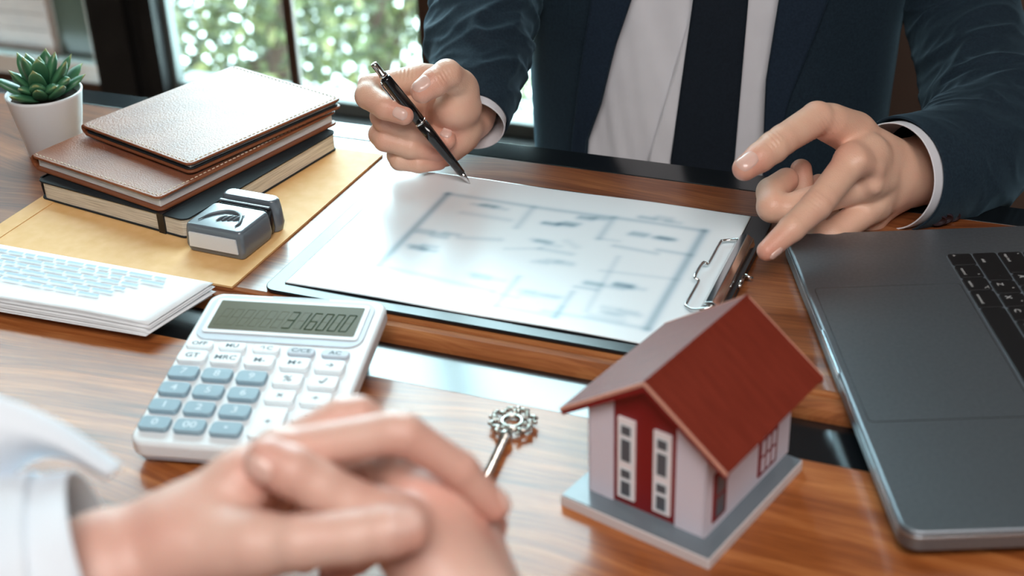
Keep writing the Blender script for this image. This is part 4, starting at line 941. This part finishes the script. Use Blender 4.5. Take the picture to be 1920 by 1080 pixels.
# ---- client in the foreground
cl2 = empty('person', 'person in a white blouse with clasped hands, blurred in the foreground', 'person', (-.15, .40, 0)); cinv = Matrix.Translation(-Vector(cl2.location))
hl = dict(
 arm=J((355, 1010, .57, 20), (200, 1085, .565, 26), (60, 1170, .56, 29), (-140, 1290, .58, 33)),
 palm=[J((345, 1005, .565, 20), (450, 905, .572, 13), (520, 852, .578, 10)), J((345, 1010, .575, 20), (470, 900, .60, 12), (515, 850, .605, 10)), J((345, 1030, .585, 20), (500, 930, .625, 11)), J((345, 1050, .59, 19), (500, 980, .64, 11)),
       J((350, 1030, .560, 18), (470, 1020, .55, 13))],
 fingers=dict(
  thumb=J((440, 1030, .555, 13.5), (560, 1018, .545, 11.2), (660, 1008, .545, 10.8), (720, 998, .545, 10.8), (762, 992, .548, 9.8)),
  index=J((530, 850, .580, 9.6), (735, 812, .575, 8.9), (758, 814, .575, 8.9), (862, 880, .585, 7.8), (928, 950, .595, 6.6)),
  middle=J((520, 848, .605, 9.4), (640, 782, .61, 8.6), (672, 778, .612, 8.4), (800, 860, .618, 7.6), (925, 985, .618, 6.6)),
  ring=J((500, 930, .625, 9), (640, 850, .65, 8.2), (680, 860, .65, 8), (780, 920, .65, 7.4), (860, 985, .645, 6.4)),
  little=J((500, 980, .64, 8.4), (620, 930, .665, 7.4), (660, 940, .665, 7.2), (730, 990, .66, 6.6), (800, 1030, .65, 6))))
hr2 = dict(
 arm=J((850, 1110, .585, 22), (900, 1190, .575, 24), (980, 1300, .56, 28), (1060, 1420, .56, 32)),
 palm=[J((850, 1100, .585, 21), (800, 960, .600, 19), (765, 900, .605, 12)), J((870, 1100, .595, 20), (850, 960, .615, 16), (800, 900, .625, 12)), J((880, 1100, .60, 20), (880, 1000, .625, 14), (840, 930, .635, 11)), J((820, 1080, .58, 18), (730, 985, .572, 13))],
 fingers=dict(
  thumb=J((740, 985, .573, 13), (650, 945, .567, 11.2), (600, 915, .563, 10.6), (548, 885, .560, 10.6), (502, 862, .560, 9.2)),
  index=J((765, 895, .605, 9.8), (690, 880, .625, 8.8), (660, 885, .63, 8.4), (580, 930, .64, 7.6), (520, 990, .64, 6.6)),
  middle=J((800, 900, .625, 9.6), (700, 900, .645, 8.6), (670, 910, .65, 8.4), (590, 970, .65, 7.6), (540, 1020, .645, 6.6)),
  ring=J((830, 920, .635, 9), (720, 950, .66, 8), (690, 960, .665, 8), (620, 1010, .66, 7), (570, 1050, .65, 6.4)),
  little=J((860, 950, .645, 8.4), (760, 1000, .67, 7.4), (730, 1010, .67, 7), (670, 1050, .66, 6.6), (620, 1080, .65, 6))))
fC, fD = hand(hl, .0014), hand(hr2, .0014)
reds = [(c[-1][0], .014, .6) for c in hl['fingers'].values()]+[(c[-1][0], .014, .6) for c in hr2['fingers'].values()]+[(D(790, 900, .58), .02, .55), (D(640, 800, .6), .02, .3), (D(560, 930, .58), .018, .5), (D(250, 1040, .55), .03, .3)]
def union(a, b):
    vx = a.vox; lo = np.minimum(a.lo, b.lo); hi = np.maximum(a.lo+vx*np.array(a.F.shape), b.lo+vx*np.array(b.F.shape)); n = np.round((hi-lo)/vx).astype(int)+1
    o = Field.__new__(Field); o.vox = vx; o.lo = lo; o.F = np.full(n, .05, np.float32)
    for f in (a, b):
        i = np.round((f.lo-lo)/vx).astype(int); sl = tuple(slice(i[k], i[k]+f.F.shape[k]) for k in range(3)); o.F[sl] = np.minimum(o.F[sl], f.F)
    return o
cb2 = body_mesh('body', [union(fC, fD)], 'skin2', cl2, reds); cb2.matrix_parent_inverse = cinv
nail(fC, D(762, 985, .545), cdir(1, .05, 0), cdir(.15, .45, .85), .0135, .0140, cb2)
nail(fC, D(930, 952, .594), cdir(.6, -.75, 0), cdir(.85, .5, .3), .0095, .011, cb2)
nail(fD, D(498, 858, .56), cdir(-.85, .5, 0), cdir(-.55, -.45, .85), .0130, .0135, cb2)
bl = bpy.data.objects.new('blouse', None); COL.objects.link(bl); bl.parent = cl2; bl.matrix_parent_inverse = cinv
sleeve('sleeve', [D(205, 1085, .562), D(130, 1112, .56), D(10, 1155, .56), D(-240, 1330, .58)], [.046, .050, .055, .062], 'blouse', bl, .003, 14, 6., th=.0015)
sleeve('sleeve', [D(1010, 1330, .56), D(1070, 1430, .56), D(1150, 1560, .56)], [.038, .044, .052], 'blouse', bl, .003, 14, 8., th=.0015)
# open cuff flap arching over the wrist
fl = []; pa = catmull([D(-90, 715, .55), D(10, 742, .552), D(120, 790, .555), D(238, 872, .56)], 8); pb_ = catmull([D(-90, 1010, .56), D(30, 890, .565), D(110, 862, .565), D(205, 902, .565)], 8)
vs, fs = [], []; m_ = 10
for a, b in zip(pa, pb_):
    for j in range(m_+1): t = j/m_; q = a*(1-t)+b*t+(-FW)*(.012*math.sin(PI*t)); vs.append(q)
for i in range(len(pa)-1):
    for j in range(m_): k_ = i*(m_+1)+j; fs.append((k_, k_+1, k_+m_+2, k_+m_+1))
o = link('cuff_flap', pyd(vs, fs), 'blouse', bl, True); so = o.modifiers.new('th', 'SOLIDIFY'); so.thickness = .003; sb = o.modifiers.new('sb', 'SUBSURF'); sb.levels = 1; sb.render_levels = 1
